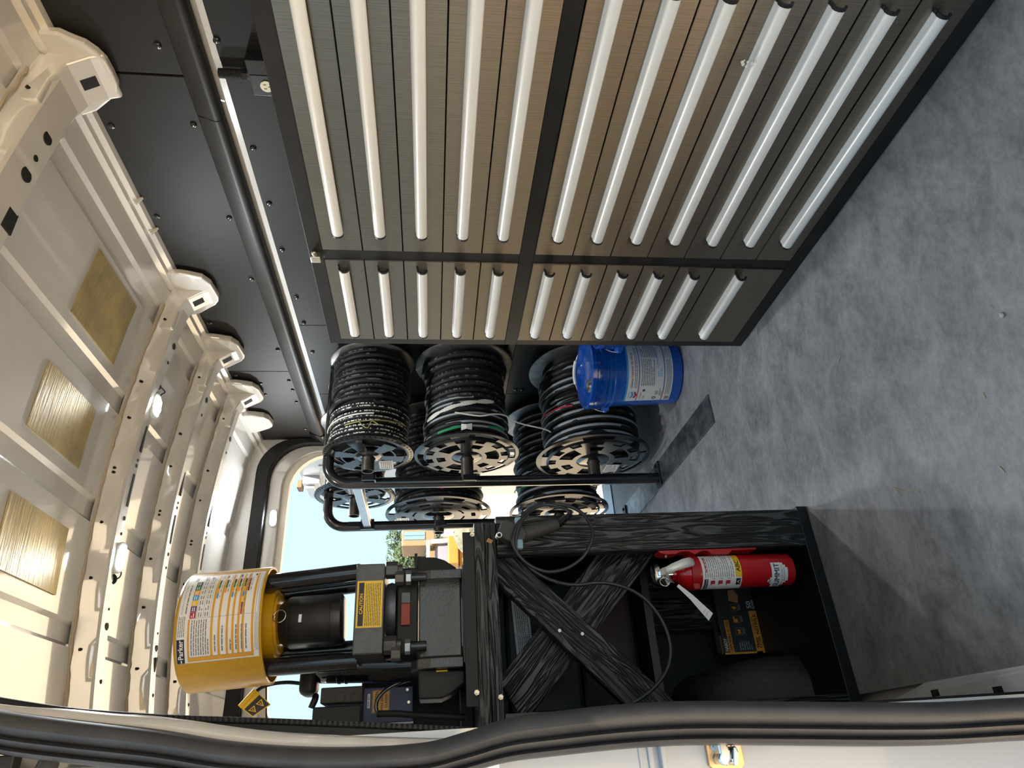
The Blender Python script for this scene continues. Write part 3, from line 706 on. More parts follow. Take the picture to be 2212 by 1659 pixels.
# bird dropping on a handle, small chrome latch on the top rail
p = atX(682, 553, 1.125); la = MB(); la.box(1.112, 1.1315, p.y - 0.010, p.y + 0.012, p.z - 0.013, p.z + 0.012); la.cyl((1.118, p.y - 0.010, p.z), (1.118, p.y - 0.026, p.z + 0.002), 0.006, n=12)
la.build('latch', steel_bolt, cab, bevel=0.003, seg=3)
p = atX(1614, 137, 1.108); sp_ = MB(); random.seed(5)
for i in range(9): sp_.sphere((p.x + random.uniform(-.004, .004), p.y + random.uniform(-.006, .006), p.z + random.uniform(-.014, .012)), random.uniform(.0015, .0035), 8, 5)
sp_.build('dropping_stain', white_cloth, cab)

# ================================================================ HOSE RACK
rack = thing('hose_rack', 'black tubular steel rack with bent-over posts holding the hose reels', 'rack', (1.06, 2.66, 0))
def arc(c, r, a0, a1, n, fn): return [fn(c[0] + r * math.cos(a0 + (a1 - a0) * i / n), c[1] + r * math.sin(a0 + (a1 - a0) * i / n)) for i in range(n + 1)]
for Y, zt in ((2.67, 1.425), (3.24, 1.50)):
    r = 0.085; fn = lambda x, z: Vector((x, Y, z))
    path = [fn(1.045, 0.0), fn(1.045, 0.5), fn(1.045, 1.0)] + arc((1.045 + r, zt - r), r, PI, PI / 2, 10, fn) + [fn(1.3, zt), fn(1.648, zt)]
    t = MB(); t.tube(path, 0.0235, 20); t.build('post', black_gloss, rack, smooth=50)
    ft = MB(); ft.box(1.005, 1.115, Y - 0.03, Y + 0.03, 0.0065, 0.014); ft.cyl((1.10, Y, 0.014), (1.10, Y, 0.02), 0.008, n=6); ft.build('foot_plate', black_steel, rack, bevel=0.002)
cb = MB(); cb.box(1.028, 1.066, 2.69, 3.222, 1.283, 1.321); cb.build('cross_bar', mat('satin_steel', (0.42, 0.43, 0.45), 0.28, metal=0.9), rack, bevel=0.004)
gpz = MB(); gpz.box(1.02, 1.07, 3.205, 3.2155, 1.27, 1.335); gpz.build('weld_plate', black_gloss, rack)
fb = MB(); fb.box(1.005, 1.118, 2.04, 3.30, 0.0005, 0.0062); fb.build('floor_bar', mat('scuffed_steel', (0.10, 0.105, 0.115), 0.33, metal=0.75, noise=(18, (0.30, 0.31, 0.33), 0.42, 0.72), bump=(40, 0.25, 0.003)), rack, bevel=0.001)
def saddle(x, Y, z, r):
    m = MB(); m.box(x - 0.012, x + 0.014, Y - r - 0.010, Y - r - 0.003, z - 0.035, z + 0.02); m.box(x - 0.012, x + 0.014, Y - r - 0.010, Y + 0.005, z - r - 0.010, z - r - 0.003); m.build('saddle', black_gloss, rack, bevel=0.0015)

# ================================================================ HOSE REELS
def flange_disc(X, Y, Z, R, kind, phase=0.0):
    NA = 144; rads = [0.15, .20, .25, .30, .34, .38, .42, .46, .50, .54, .58, .62, .66, .70, .74, .78, .82, .86, .90, .94, .97, 1.0]
    def hole(r, a):
        a = (a + phase) % (2 * PI); s6 = (a / (2 * PI) * 6) % 1.0; s12 = (a / (2 * PI) * 12) % 1.0
        if kind == 'toothed':
            if r > 0.945 and r < 0.985: return (a / (2 * PI) * 48) % 1.0 < 0.42
            if 0.34 < r < 0.88: return abs(s6 - 0.5) < 0.20 + 0.20 * (r - 0.3) and not (0.58 < r < 0.64)
            return False
        if kind == 'slotted':
            if 0.80 < r < 0.93: return abs(s6 - 0.5) < 0.30
            if 0.66 < r < 0.77: return abs(((a / (2 * PI) * 12 + 0.5) % 1.0) - 0.5) < 0.25
            if 0.36 < r < 0.62 and int(a / (2 * PI) * 6) % 2 == 0: return int(a / (2 * PI) * 6) % 2 == 0 and abs(s6 - 0.5) < 0.36
            if 0.42 < r < 0.58: return int(a / (2 * PI) * 6) % 2 == 1 and abs(s6 - 0.5) < 0.20
            return False
        if 0.83 < r < 0.93: return abs(((a / (2 * PI) * 8) % 1.0) - 0.5) < 0.28
        if 0.62 < r < 0.70: return abs(((a / (2 * PI) * 10) % 1.0) - 0.5) < 0.25
        if 0.44 < r < 0.52: return abs(((a / (2 * PI) * 8) % 1.0) - 0.5) < 0.32
        return False
    m = MB(); vs = []; fs = []
    for r in rads:
        dx = 0.0 if r < 0.9 else 0.004 * (r - 0.9) / 0.1
        if 0.30 <= r <= 0.80: dx = -0.006
        for i in range(NA):
            a = 2 * PI * i / NA; vs.append((X + dx, Y + R * r * math.cos(a), Z + R * r * math.sin(a)))
    for j in range(len(rads) - 1):
        rm = (rads[j] + rads[j + 1]) / 2
        for i in range(NA):
            if hole(rm, 2 * PI * (i + 0.5) / NA): continue
            fs.append((j * NA + i, j * NA + (i + 1) % NA, (j + 1) * NA + (i + 1) % NA, (j + 1) * NA + i))
    m._add(vs, fs); return m
def hose_coil(x0, x1, Y, Z, R, r, seed, turns=None, segs=44, bulge=0.0):
    rnd = random.Random(seed); turns = turns or int((x1 - x0) / (2.02 * r)); n = 8; N = turns * segs
    jit = [rnd.uniform(-1, 1) for _ in range(turns + 3)]; pj = [rnd.uniform(-1, 1) for _ in range(turns + 3)]
    m = MB(); vs = []; uv = []; fs = []; ph = rnd.uniform(0, 6.28)
    for i in range(N + 1):
        t = i / segs; k = int(t); fr_ = t - k; sm = fr_ * fr_ * (3 - 2 * fr_)
        jr = jit[k] * (1 - sm) + jit[k + 1] * sm; jx = pj[k] * (1 - sm) + pj[k + 1] * sm
        a = 2 * PI * t + ph; x = x0 + (x1 - x0) * t / turns + jx * r * 0.55
        rr = R - r + jr * r * 0.75 - 0.004 + bulge * math.sin(PI * t / turns); rad = Vector((0, math.cos(a), math.sin(a)))
        for q in range(n + 1):
            b_ = 2 * PI * (q / n - 0.5); vs.append(Vector((x, Y, Z)) + rad * (rr + r * math.cos(b_)) + Vector((r * math.sin(b_), 0, 0))); uv.append((t * 2 * PI * R, q / n))
    w_ = n + 1
    for i in range(N):
        for q in range(n): fs.append((i * w_ + q, i * w_ + q + 1, (i + 1) * w_ + q + 1, (i + 1) * w_ + q))
    m._add(vs, fs); m.uv = uv; return m
def reel(label, Xf, Xb, Y, Z, Rf, Rh, kind, hoses, xs, phase=0.0, paper=None):
    t = thing('hose_reel', label, 'hose reel', (Xf, Y, Z - Rf), 'hydraulic hose reels on the rack')
    flange_disc(Xf, Y, Z, Rf, kind, phase).build('front_flange', flange_black, t, solid=0.007)
    bk = MB(); bk.lathe([(0.0, 0.0), (Rf * 0.97, 0.0), (Rf, 0.004), (Rf, 0.008), (0.0, 0.006)], 48, Matrix.Translation((Xb, Y, Z)) @ Matrix.Rotation(PI / 2, 4, 'Y')); bk.build('back_flange', galv, t, smooth=40)
    dr = MB(); dr.cyl((Xf + 0.012, Y, Z), (Xb - 0.003, Y, Z), Rh - 0.022, n=32); dr.build('drum', black_rubber, t, smooth=40)
    hb = MB(); hb.lathe([(Rf * 0.30, 0.0), (Rf * 0.30, -0.008), (Rf * 0.24, -0.016), (0.03, -0.018), (0.03, 0.0)], 32, Matrix.Translation((Xf, Y, Z)) @ Matrix.Rotation(PI / 2, 4, 'Y')); hb.build('hub', black_gloss, t, smooth=40)
    ax = MB(); ax.lathe([(0.021, 0.03), (0.021, 0.0), (0.0265, 0.0), (0.0265, Xb - xs)], 24, Matrix.Translation((xs, Y, Z)) @ Matrix.Rotation(PI / 2, 4, 'Y')); ax.build('axle', axle_steel, t, smooth=40)
    for a, b_, r, m_, seed in hoses: hose_coil(a, b_, Y, Z, Rh, r, seed).build('hose', m_, t, smooth=80)
    saddle(1.045, Y, Z, 0.0265)
    if paper:
        ang, rad, w_, h_ = paper; cy_, cz_ = Y + Rf * rad * math.cos(ang), Z + Rf * rad * math.sin(ang)
        d = Decal(lambda x, y, dd: Vector((Xf - 0.0095 - dd, cy_ - x, cz_ + y)))
        d.rect(-w_, w_, -h_, h_, label_white); d.lines(-w_ * .85, w_ * .8, -h_ * .8, h_ * .8, 6, ink_grey, 1); d.build('paper_label', t)
    return t
def around(Y, Z, R, x, a0, a1, n=20, dx=0.0, lift=0.002):
    return [Vector((x + dx * i / n, Y + (R + lift) * math.cos(a0 + (a1 - a0) * i / n), Z + (R + lift) * math.sin(a0 + (a1 - a0) * i / n))) for i in range(n + 1)]
D = math.radians
R1 = reel('black hose reel with a toothed rim, top of the front stack nearest the cabinet', 1.160, 1.60, 2.64, 1.258, 0.186, 0.170, 'toothed',
          [(1.175, 1.33, 0.0095, hose_print, 1), (1.33, 1.585, 0.0125, hose_plain, 2)], 1.085, 0.3, (D(-38), 0.60, 0.045, 0.03))
R2 = reel('black hose reel tied with white cloth and green strap, middle of the front stack', 1.160, 1.60, 2.66, 0.845, 0.2235, 0.190, 'slotted',
          [(1.175, 1.36, 0.0135, hose_band, 3), (1.36, 1.585, 0.0155, hose_plain, 4)], 1.042, 0.2)
R3 = reel('grey-banded hose reel behind the blue pails, bottom of the front stack', 1.155, 1.60, 2.70, 0.284, 0.2525, 0.212, 'slotted',
          [(1.178, 1.582, 0.0165, hose_band, 5)], 1.035, 0.6, (D(-48), 0.55, 0.042, 0.032))
R4 = reel('small toothed hose reel against the sky, top of the rear stack', 1.200, 1.60, 3.24, 1.372, 0.197, 0.150, 'toothed',
          [(1.215, 1.585, 0.0120, hose_plain, 6)], 1.098, 0.1, (D(190), 0.50, 0.05, 0.04))
R5 = reel('hose reel marked with one red line, middle of the rear stack', 1.100, 1.60, 3.25, 0.959, 0.262, 0.228, 'ringed',
          [(1.115, 1.585, 0.0150, hose_plain, 7)], 1.006, 0.1, (D(70), 0.72, 0.05, 0.03))
R6 = reel('grey-banded hose reel with a green stripe, bottom of the rear stack', 1.100, 1.60, 3.25, 0.350, 0.253, 0.215, 'slotted',
          [(1.118, 1.582, 0.0165, hose_band, 8)], 1.02, 0.9)
# ties and tags
m = MB(); m.tube(around(2.64, 1.258, 0.170, 1.225, D(150), D(245), 24, 0.03), 0.0025, 6); m.tube(bez([(1.245, 2.47, 1.29), (1.215, 2.462, 1.275), (1.20, 2.462, 1.25), (1.23, 2.466, 1.235), (1.22, 2.47, 1.21)]), 0.002, 6); m.build('cord_tie', yellow_cord, R1)
m = MB(); m.tube(around(2.64, 1.258, 0.170, 1.255, D(95), D(190), 20, 0.015), 0.003, 6); m.build('cord_tie', white_cloth, R1)
m = MB()
a = around(2.66, 0.845, 0.192, 1.275, D(120), D(215), 26, 0.06); w_ = Vector((0.010, 0, 0))
for i in range(26):
    w1 = w_ * (0.5 + 0.5 * abs(math.sin(i * 0.5))); m._add([a[i] - w1, a[i + 1] - w1, a[i + 1] + w1, a[i] + w1], [(0, 1, 2, 3)])
m.build('cloth_tie', white_cloth, R2, solid=0.002)
m = MB(); m.tube(bez([(1.27, 2.468, 0.90), (1.25, 2.462, 0.80), (1.262, 2.470, 0.74), (1.27, 2.50, 0.69), (1.25, 2.53, 0.63), (1.23, 2.55, 0.52), (1.22, 2.56, 0.49)], 6), 0.0035, 6); m.build('white_cord', white_cloth, R2)
m = MB()
for a0, a1, x in ((D(140), D(176), 1.195), (D(205), D(232), 1.21)):
    a = around(2.66, 0.845, 0.193, x, a0, a1, 12, 0.012)
    m = MB()
    for i in range(12): m._add([a[i] - Vector((.005, 0, 0)), a[i + 1] - Vector((.005, 0, 0)), a[i + 1] + Vector((.005, 0, 0)), a[i] + Vector((.005, 0, 0))], [(0, 1, 2, 3)])
    m.build('green_strap', green_strap, R2, solid=0.002)
p = Vector((1.20, 2.462, 0.855)); m = MB(); m._add([p + Vector(v) for v in ((-.016, 0, .022), (.014, 0, .020), (.010, -.004, 0), (.016, 0, -.024), (-.014, 0, -.022), (-.010, -.004, 0))], [(0, 1, 2, 5), (5, 2, 3, 4)]); m.build('paper_tag', label_white, R2, solid=0.001)
m = MB(); m.tube(around(2.70, 0.284, 0.213, 1.345, D(95), D(150), 16, -0.02), 0.004, 6); m.build('red_tie', red_tape, R3)
m = MB(); m.tube(around(3.25, 0.959, 0.229, 1.24, D(95), D(185), 24, -0.09), 0.0042, 6); m.build('red_line', red_tape, R5)
m = MB(); m.tube(around(3.25, 0.350, 0.216, 1.22, D(80), D(160), 24, -0.05), 0.0035, 6); m.build('green_stripe', green_strap, R6)

# ================================================================ BLUE PAILS
def pail(label, cx, cy, rot, with_label, bail):
    t = thing('pail', label, 'bucket', (cx, cy, 0), 'blue oil pails on the floor')
    T = Matrix.Translation((cx, cy, 0))
    b = MB(); b.lathe([(0.0, 0.004), (0.122, 0.0), (0.128, 0.006), (0.138, 0.270), (0.142, 0.272), (0.1425, 0.280), (0.139, 0.283), (0.139, 0.292), (0.144, 0.294), (0.1445, 0.303), (0.140, 0.306), (0.140, 0.33)], 64, T); b.build('body', pail_blue, t, smooth=35)
    ld = MB(); ld.lathe([(0.141, 0.318), (0.1475, 0.316), (0.149, 0.326), (0.147, 0.352), (0.150, 0.356), (0.149, 0.372), (0.143, 0.376), (0.137, 0.374), (0.132, 0.360), (0.06, 0.356), (0.0, 0.357)], 64, T); lid = ld.build('lid', lid_blue, t, smooth=35)
    sp = MB(); a = rot + 0.9; sx, sy_ = cx + 0.085 * math.cos(a), cy + 0.085 * math.sin(a)
    sp.lathe([(0.0, 0.372), (0.017, 0.372), (0.017, 0.376), (0.024, 0.376), (0.026, 0.370), (0.030, 0.357)], 28, Matrix.Translation((sx, sy_, 0)) ); sp.build('spout_cap', zinc, lid, smooth=40)
    for i in range(24):
        a = 2 * PI * i / 24; m = MB(); m.box(-0.006, 0.006, -0.0012, 0.0012, -0.001, 0.001, M=Matrix.Translation((cx + 0.149 * math.cos(a), cy + 0.149 * math.sin(a), 0.340)) @ Matrix.Rotation(a + PI / 2, 4, 'Z')); m.build('tear_slot', deep_black, lid)
    for sg in (0, PI):
        a = rot + sg; m = MB(); M = Matrix.Translation((cx + 0.150 * math.cos(a), cy + 0.150 * math.sin(a), 0.287)) @ Matrix.Rotation(a, 4, 'Z')
        m.box(-0.012, 0.006, -0.022, 0.022, -0.012, 0.012, M=M); m.cyl(M @ Vector((0, 0, 0)), M @ Vector((0.014, 0, 0)), 0.009, n=14); m.build('bail_lug', pail_blue, t, bevel=0.002)
    e1 = Vector((math.cos(rot), math.sin(rot), 0)); e2 = Vector((-math.sin(rot), math.cos(rot), 0)); cc = Vector((cx, cy, 0.287)); tilt = bail
    dirv = (e2 * math.cos(tilt) + Vector((0, 0, 1)) * math.sin(tilt)).normalized()
    pth = [cc + e1 * (0.160 * math.cos(u)) + dirv * (0.175 * math.sin(u)) for u in [PI * i / 30 for i in range(31)]]
    hb = MB(); hb.tube(pth, 0.0020, 8); hd = hb.build('bail', zinc, t, smooth=60)
    gr = MB(); gr.tube(pth[12:19], 0.0075, 12); gr.build('grip', white_plastic, hd, smooth=60)
    if with_label:
        ac = math.atan2(-cy, -cx) - 0.10
        def fn(x, y, d): r_ = 0.1285 + 0.0095 * (y / 0.27) + 0.0005 + d; a = ac + x / 0.134; return Vector((cx + r_ * math.cos(a), cy + r_ * math.sin(a), y))
        d = Decal(fn, 120); x0, x1 = -0.115, 0.145
        d.rect(x0, x1, 0.045, 0.232, label_white); d.rect(x0, x1, 0.228, 0.236, ink_lightblue, 1)
        d.rect(x0, x0 + 0.075, 0.182, 0.1855, ink_red, 1); d.rect(x0 + 0.075, x1, 0.182, 0.1855, ink_blue, 1)
        d.rect(x0, x0 + 0.060, 0.078, 0.0815, ink_red, 1); d.rect(x0 + 0.060, x1, 0.078, 0.0815, ink_blue, 1)
        lx = x0 + 0.035   # chevron emblem
        for yy, mm in ((0.205, ink_lightblue), (0.192, ink_red)):
            d.poly([(lx - 0.016, yy), (lx, yy - 0.007), (lx, yy + 0.002), (lx - 0.016, yy + 0.009)], mm, 1); d.poly([(lx, yy - 0.007), (lx + 0.016, yy), (lx + 0.016, yy + 0.009), (lx, yy + 0.002)], mm, 1)
        d.text('Chevron', lx - 0.017, 0.217, 0.009, ink_blue, 2)
        d.text('Chevron Hydraulic Oil AW 46', x0 + 0.068, 0.209, 0.0115, ink_maroon, 2, bold=0.0004)
        d.lines(x0 + 0.068, x1 - 0.02, 0.190, 0.203, 2, ink_grey, 2)
        d.text('n. 255674', x0 + 0.006, 0.167, 0.0105, ink_black, 2); d.text('n. 398', x0 + 0.006, 0.153, 0.010, ink_black, 2)
        d.lines(x0 + 0.078, x1 - 0.075, 0.118, 0.176, 8, ink_grey, 2); d.lines(x1 - 0.068, x1 - 0.006, 0.105, 0.176, 10, ink_grey, 2)
        d.text('EXP', x0 + 0.115, 0.100, 0.013, ink_lightblue, 3); d.text('DE SU', x0 + 0.115, 0.088, 0.013, ink_lightblue, 3); d.text('LUBRICANTE', x0 + 0.15, 0.104, 0.012, ink_lightblue, 3)
        d.rect(x0 + 0.052, x0 + 0.062, 0.155, 0.165, ink_purple, 2)
        for i in range(14):
            a0, a1 = 2 * PI * i / 14, 2 * PI * (i + 1) / 14; ox, oy = x0 + 0.018, 0.112
            d.poly([(ox + 0.008 * math.cos(a0), oy + 0.008 * math.sin(a0)), (ox + 0.008 * math.cos(a1), oy + 0.008 * math.sin(a1)), (ox + 0.0045 * math.cos(a1), oy + 0.0045 * math.sin(a1)), (ox + 0.0045 * math.cos(a0), oy + 0.0045 * math.sin(a0))], ink_black, 2)
        d.rect(x0 + 0.035, x0 + 0.055, 0.100, 0.112, label_grey, 2); d.lines(x0 + 0.03, x0 + 0.066, 0.084, 0.096, 2, ink_grey, 2)
        for i in range(9): d.rect(x0 + 0.008 + i * 0.0022, x0 + 0.0094 + i * 0.0022, 0.050, 0.068, ink_grey, 2)
        d.lines(x0 + 0.036, x1 - 0.075, 0.050, 0.072, 4, ink_grey, 2); d.text('5 Gallons', x1 - 0.066, 0.069, 0.0095, ink_black, 2); d.text('CONT. NET 18.9 L', x1 - 0.070, 0.059, 0.0085, ink_black, 2); d.text('Poids Net 18,9 L', x1 - 0.070, 0.0495, 0.0085, ink_black, 2)
        d.build('paper_label', t)
    return t
pail('blue plastic pail with a white printed oil label, standing before the hose reels', 1.372, 2.320, D(149), True, D(146))
pail('blue plastic pail with only its edge showing past the cabinet end', 1.476, 2.026, D(150), False, D(150))

# ================================================================ WOODEN STAND
stand = thing('work_stand', 'black stained timber stand with crossed braces carrying the crimper', 'stand', (0.30, 1.64, 0))
def board(parent, p0, p1, wdir, width, tdir, thick, name='board', mt=None, bevel=0.003, s0=0.0, s1=0.0):
    p0, p1, wd, td = Vector(p0), Vector(p1), Vector(wdir).normalized(), Vector(tdir).normalized()
    ax = (p1 - p0).normalized(); L_ = (p1 - p0).length; m = MB(); vs = []; uv = []; seed = random.uniform(0, 40)
    for u, sh in ((0, s0), (1, s1)):
        for a in (-1, 1):
            for b_ in (-1, 1):
                vs.append(p0 + ax * (L_ * u + sh * a) + wd * (a * width / 2) + td * (b_ * thick / 2)); uv.append((L_ * u + seed, a * width / 2 + b_ * thick / 2 + seed))
    m._add(vs, [(0, 1, 3, 2), (4, 6, 7, 5), (0, 4, 5, 1), (2, 3, 7, 6), (0, 2, 6, 4), (1, 5, 7, 3)]); m.uv = uv
    return m.build(name, mt or wood, parent, bevel=bevel)
random.seed(11)
Xd, Yd, Zd = (1, 0, 0), (0, 1, 0), (0, 0, 1)
board(stand, (0.055, 1.645, 0.8805), (0.526, 1.645, 0.8805), Zd, 0.026, Yd, 0.05, 'top_rail')
board(stand, (0.055, 1.648, 0.853), (0.528, 1.648, 0.853), Zd, 0.028, Yd, 0.045, 'apron')
tb = MB(); tb.box(0.055, 0.525, 1.671, 2.12, 0.868, 0.893); tb.build('table_board', wood, stand)
board(stand, (0.4945, 1.648, 0.0305), (0.4945, 1.648, 0.838), Xd, 0.097, Yd, 0.040, 'post')
board(stand, (0.4945, 2.09, 0.0305), (0.4945, 2.09, 0.867), Xd, 0.097, Yd, 0.040, 'post')
board(stand, (0.075, 1.648, 0.0305), (0.075, 1.648, 0.838), Xd, 0.040, Yd, 0.040, 'post')
# crossed braces, the front one over the rear one
def brace(a0, a1, b0, b1, Y, th):
    A0, A1, B0, B1 = [atY(*p, Y) for p in (a0, a1, b0, b1)]
    m = MB(); f_ = [(p.x, Y - th / 2, p.z) for p in (A0, A1, B1, B0)] + [(p.x, Y + th / 2, p.z) for p in (A0, A1, B1, B0)]
    m._add(f_, [(0, 1, 2, 3), (7, 6, 5, 4), (0, 4, 5, 1), (1, 5, 6, 2), (2, 6, 7, 3), (3, 7, 4, 0)])
    ax = (Vector(f_[1]) - Vector(f_[0])).normalized(); wd = Vector((-ax.z, 0, ax.x)); s_d = random.uniform(0, 40)
    m.uv = [(Vector(p).dot(ax) + s_d, Vector(p).dot(wd) + p[1]) for p in f_]
    return m.build('brace', wood, stand, bevel=0.003)
brace((1085, 1183), (1470, 1532), (1050, 1240), (1370, 1546), 1.690, 0.038)
brace((1300, 1183), (1075, 1470), (1425, 1183), (1130, 1566), 1.7305, 0.038)
bb = MB(); bb.box(0.05, 0.552, 1.632, 2.15, 0.0005, 0.030); bb.build('base_board', wood, stand, bevel=0.002)
sp_ = MB(); sp_.box(0.505, 0.515, 1.67, 2.068, 0.031, 0.866); sp_.build('gap_blocking_sheet', deep_black, stand)  # invented dark sheet, blocks the bright gap beside the front post
kp = MB(); kp.box(0.05, 0.54, 2.125, 2.14, 0.031, 0.866); kp.build('added_dark_back', mat('dim_black', (0.02, 0.02, 0.02), 0.7), stand)  # invented black sheet, keeps the space under the table dark
sh = MB(); sh.box(0.05, 0.45, 1.80, 2.12, 0.415, 0.435); sh.build('shelf', wood, stand)
board(stand, (0.36, 2.06, 0.035), (0.36, 2.06, 0.41), Xd, 0.09, Yd, 0.03, 'upright_board')
p = atY(1350, 1318, 2.04); m = MB(); m.cyl((p.x, 2.044, p.z), (p.x, 2.036, p.z), 0.013, 0.011, 18); m.build('bolt_head', zinc, stand, smooth=40)
an = MB(); an.prism([(1.625, 0.8935), (1.625, 0.922), (1.629, 0.922), (1.629, 0.8975), (1.72, 0.8975), (1.72, 0.8935)], lambda y, z, x: Vector((x, y, z)), 0.112, 0.503); an.build('steel_angle', angle_steel, stand, bevel=0.001)
for px, py in ((1082, 1506), (1074, 1160), (1030, 1496), (1020, 1155)):
    p = atY(px, py, 1.62); m = MB(); hexnut(m, (p.x, 1.624, p.z), (0, -1, 0), 0.006, 0.006); m.cyl((p.x, 1.624, p.z), (p.x, 1.610, p.z), 0.0032, n=10); m.build('bolt', steel_bolt, stand)
for px, py in ((1209, 1362), (1258, 1369)):
    p = atY(px, py, 1.67); m = MB(); m.cyl((p.x, 1.6712, p.z), (p.x, 1.6695, p.z), 0.004, n=12); m.build('screw_head', zinc, stand)

# ================================================================ TOOL CASE under the table
case = thing('tool_case', 'dark case with a white warning sticker, on the shelf inside the stand', 'case', (0.25, 1.98, 0.4355))
m = MB(); m.box(0.10, 0.44, 1.90, 2.10, 0.4355, 0.60); m.build('lower_shell', mat('maroon_shell', (0.022, 0.006, 0.006), 0.6), case, bevel=0.012)
m = MB(); m.box(0.10, 0.44, 1.895, 2.105, 0.601, 0.80); m.build('upper_shell', mat('dark_shell', (0.012, 0.012, 0.012), 0.5), case, bevel=0.012)
A = atY(1104, 1298, 1.894); B = atY(1147, 1446, 1.894)
d = Decal(lambda x, y, dd: Vector((A.x - x, 1.894 - dd, A.z - y - x * 0.05)))
wd = A.x - B.x; ht = 0.046
d.rect(0, wd * 0.505, 0, ht, label_white); d.rect(wd * 0.51, wd, 0, ht, label_white)
for x0, x1 in ((0.01, wd * .49), (wd * .52, wd * .97)): d.lines(x0, x1, 0.006, ht - 0.004, 7, ink_black, 1, 0.35)
d.build('sticker', case)

# ================================================================ HOSE CRIMPER
cr = thing('hose_crimper', 'hydraulic hose crimper with a yellow drum head and black tie rods', 'crimper', (0.32, 1.76, 0.894))
cb_, ct_ = atY(591, 1348.5, 1.775), atY(415, 1366, 1.775)
RD = (atY(591, 1229, 1.775) - cb_).length
axd = (ct_ - cb_).normalized(); HD = (ct_ - cb_).length
def axisM(p, ax): return Matrix.Translation(p) @ Vector((0, 0, 1)).rotation_difference(Vector(ax)).to_matrix().to_4x4()
AM = axisM(cb_, axd)
m = MB(); m.lathe([(RD - 0.006, 0.03), (RD - 0.006, 0.0), (RD, 0.0), (RD, HD - 0.006), (RD - 0.006, HD), (0, HD)], 72, AM); m.lathe([(RD - 0.006, 0.03), (0.0, 0.03)], 72, AM); drum = m.build('drum_head', yellow, cr, smooth=40)
m = MB(); m.lathe([(0.082, 0.03), (0.082, -0.008), (0.078, -0.012), (0.070, -0.012), (0.070, -0.018), (0.060, -0.018), (0.0, -0.018)], 48, AM); m.build('ram', yellow, cr, smooth=35)
toc = Vector((-cb_.x, -cb_.y, 0)).normalized(); toc = (toc - axd * toc.dot(axd)).normalized(); rgt = axd.cross(toc) * 1.0
if rgt.x < 0: rgt = -rgt
A0 = D(-29); W, Hc = RD * D(93), HD * 0.93
def cfn(x, y, dd): a = A0 + x / RD; return cb_ + axd * (y + 0.005) + (toc * math.cos(a) + rgt * math.sin(a)) * (RD + dd)
d = Decal(cfn, 150)
d.rect(0, W, 0, Hc, label_white); wi = W / 0.205; hi = Hc / 0.175
def rr(x0, x1, y0, y1, mm, l_=1): d.rect(x0 * wi, x1 * wi, y0 * hi, y1 * hi, mm, l_)
rr(0.0, 0.050, 0.158, 0.174, ink_black); d.text('Parker', 0.009 * wi, 0.1605 * hi, 0.0150, label_white, 3, width=0.039 * wi, bold=0.0006); rr(0.002, 0.008, 0.164, 0.1665, label_white, 3)
d.lines(0.055 * wi, 0.095 * wi, 0.158 * hi, 0.173 * hi, 4, ink_grey, 2); d.text('KarryKrimp 2 | KarryKrimp 2 Bench', 0.10 * wi, 0.166 * hi, 0.0052, ink_grey, 2); d.lines(0.10 * wi, 0.17 * wi, 0.156 * hi, 0.162 * hi, 1, ink_grey, 2)
rr(0.003, 0.012, 0.012, 0.152, label_amber); rr(0.012, 0.088, 0.148, 0.152, label_amber)
cols = [ink_red, ink_purple, label_yellow, ink_lightblue, label_orange, ink_green, ink_black]
for i, mm in enumerate(cols): rr(0.090 + i * 0.0128, 0.1025 + i * 0.0128, 0.137, 0.150, mm); d.lines((0.0915 + i * 0.0128) * wi, (0.100 + i * 0.0128) * wi, 0.140 * hi, 0.148 * hi, 2, label_white, 2)
for r0 in (0.122, 0.108):
    for i in range(8): d.lines((0.0915 + i * 0.0128) * wi, (0.101 + i * 0.0128) * wi, (r0 + 0.002) * hi, (r0 + 0.012) * hi, 2, ink_grey, 2, 0.4)
d.lines(0.016 * wi, 0.086 * wi, 0.106 * hi, 0.146 * hi, 8, ink_grey, 2)
bands = [(0.099, 4), (0.0835, 3), (0.066, 4), (0.054, 3), (0.042, 7), (0.0325, 3), (0.012, 2)]
for bi, (yb, kc) in enumerate(bands):
    rr(0.003, 0.200, yb, yb + 0.0050, label_amber, 1)
    if bi < 6:
        for i in range(kc):
            ci_ = 6 - i if kc < 7 else i; rr(0.090 + ci_ * 0.0128, 0.1025 + ci_ * 0.0128, yb - 0.0042, yb - 0.0004, cols[ci_] if bi < 5 else ink_maroon, 1)
            d.lines((0.0915 + ci_ * 0.0128) * wi, (0.101 + ci_ * 0.0128) * wi, (yb - 0.0095) * hi, (yb - 0.0048) * hi, 1, ink_grey, 2, 0.35)
        d.lines(0.02 * wi, 0.07 * wi, (yb - 0.008) * hi, (yb - 0.002) * hi, 1, ink_grey, 2, 0.5)
for xx in (0.012, 0.089, 0.1795): rr(xx, xx + 0.0006, 0.012, 0.150, ink_grey, 2)
for y_ in (0.135, 0.121, 0.107): rr(0.089, 0.2, y_, y_ + 0.0005, ink_grey, 2)
for y_ in (0.15, 0.128, 0.09, 0.07, 0.05, 0.03): d.lines(0.183 * wi, 0.199 * wi, y_ * hi, (y_ + 0.007) * hi, 2, ink_grey, 2, 0.4)
for y_ in (0.116, 0.082, 0.052, 0.018): rr(0.188, 0.196, y_, y_ + 0.004, ink_black, 2)
d.lines(0.014 * wi, 0.2 * wi, 0.002 * hi, 0.010 * hi, 3, ink_grey, 2, 0.35)
for xa_, xb_, ya_, yb_ in ((0, W, 0, 0.0012), (0, W, Hc - 0.0012, Hc), (0, 0.0012, 0, Hc), (W - 0.0012, W, 0, Hc)): d.rect(xa_, xb_, ya_, yb_, label_grey, 3)
chart = d.build('die_chart', drum)
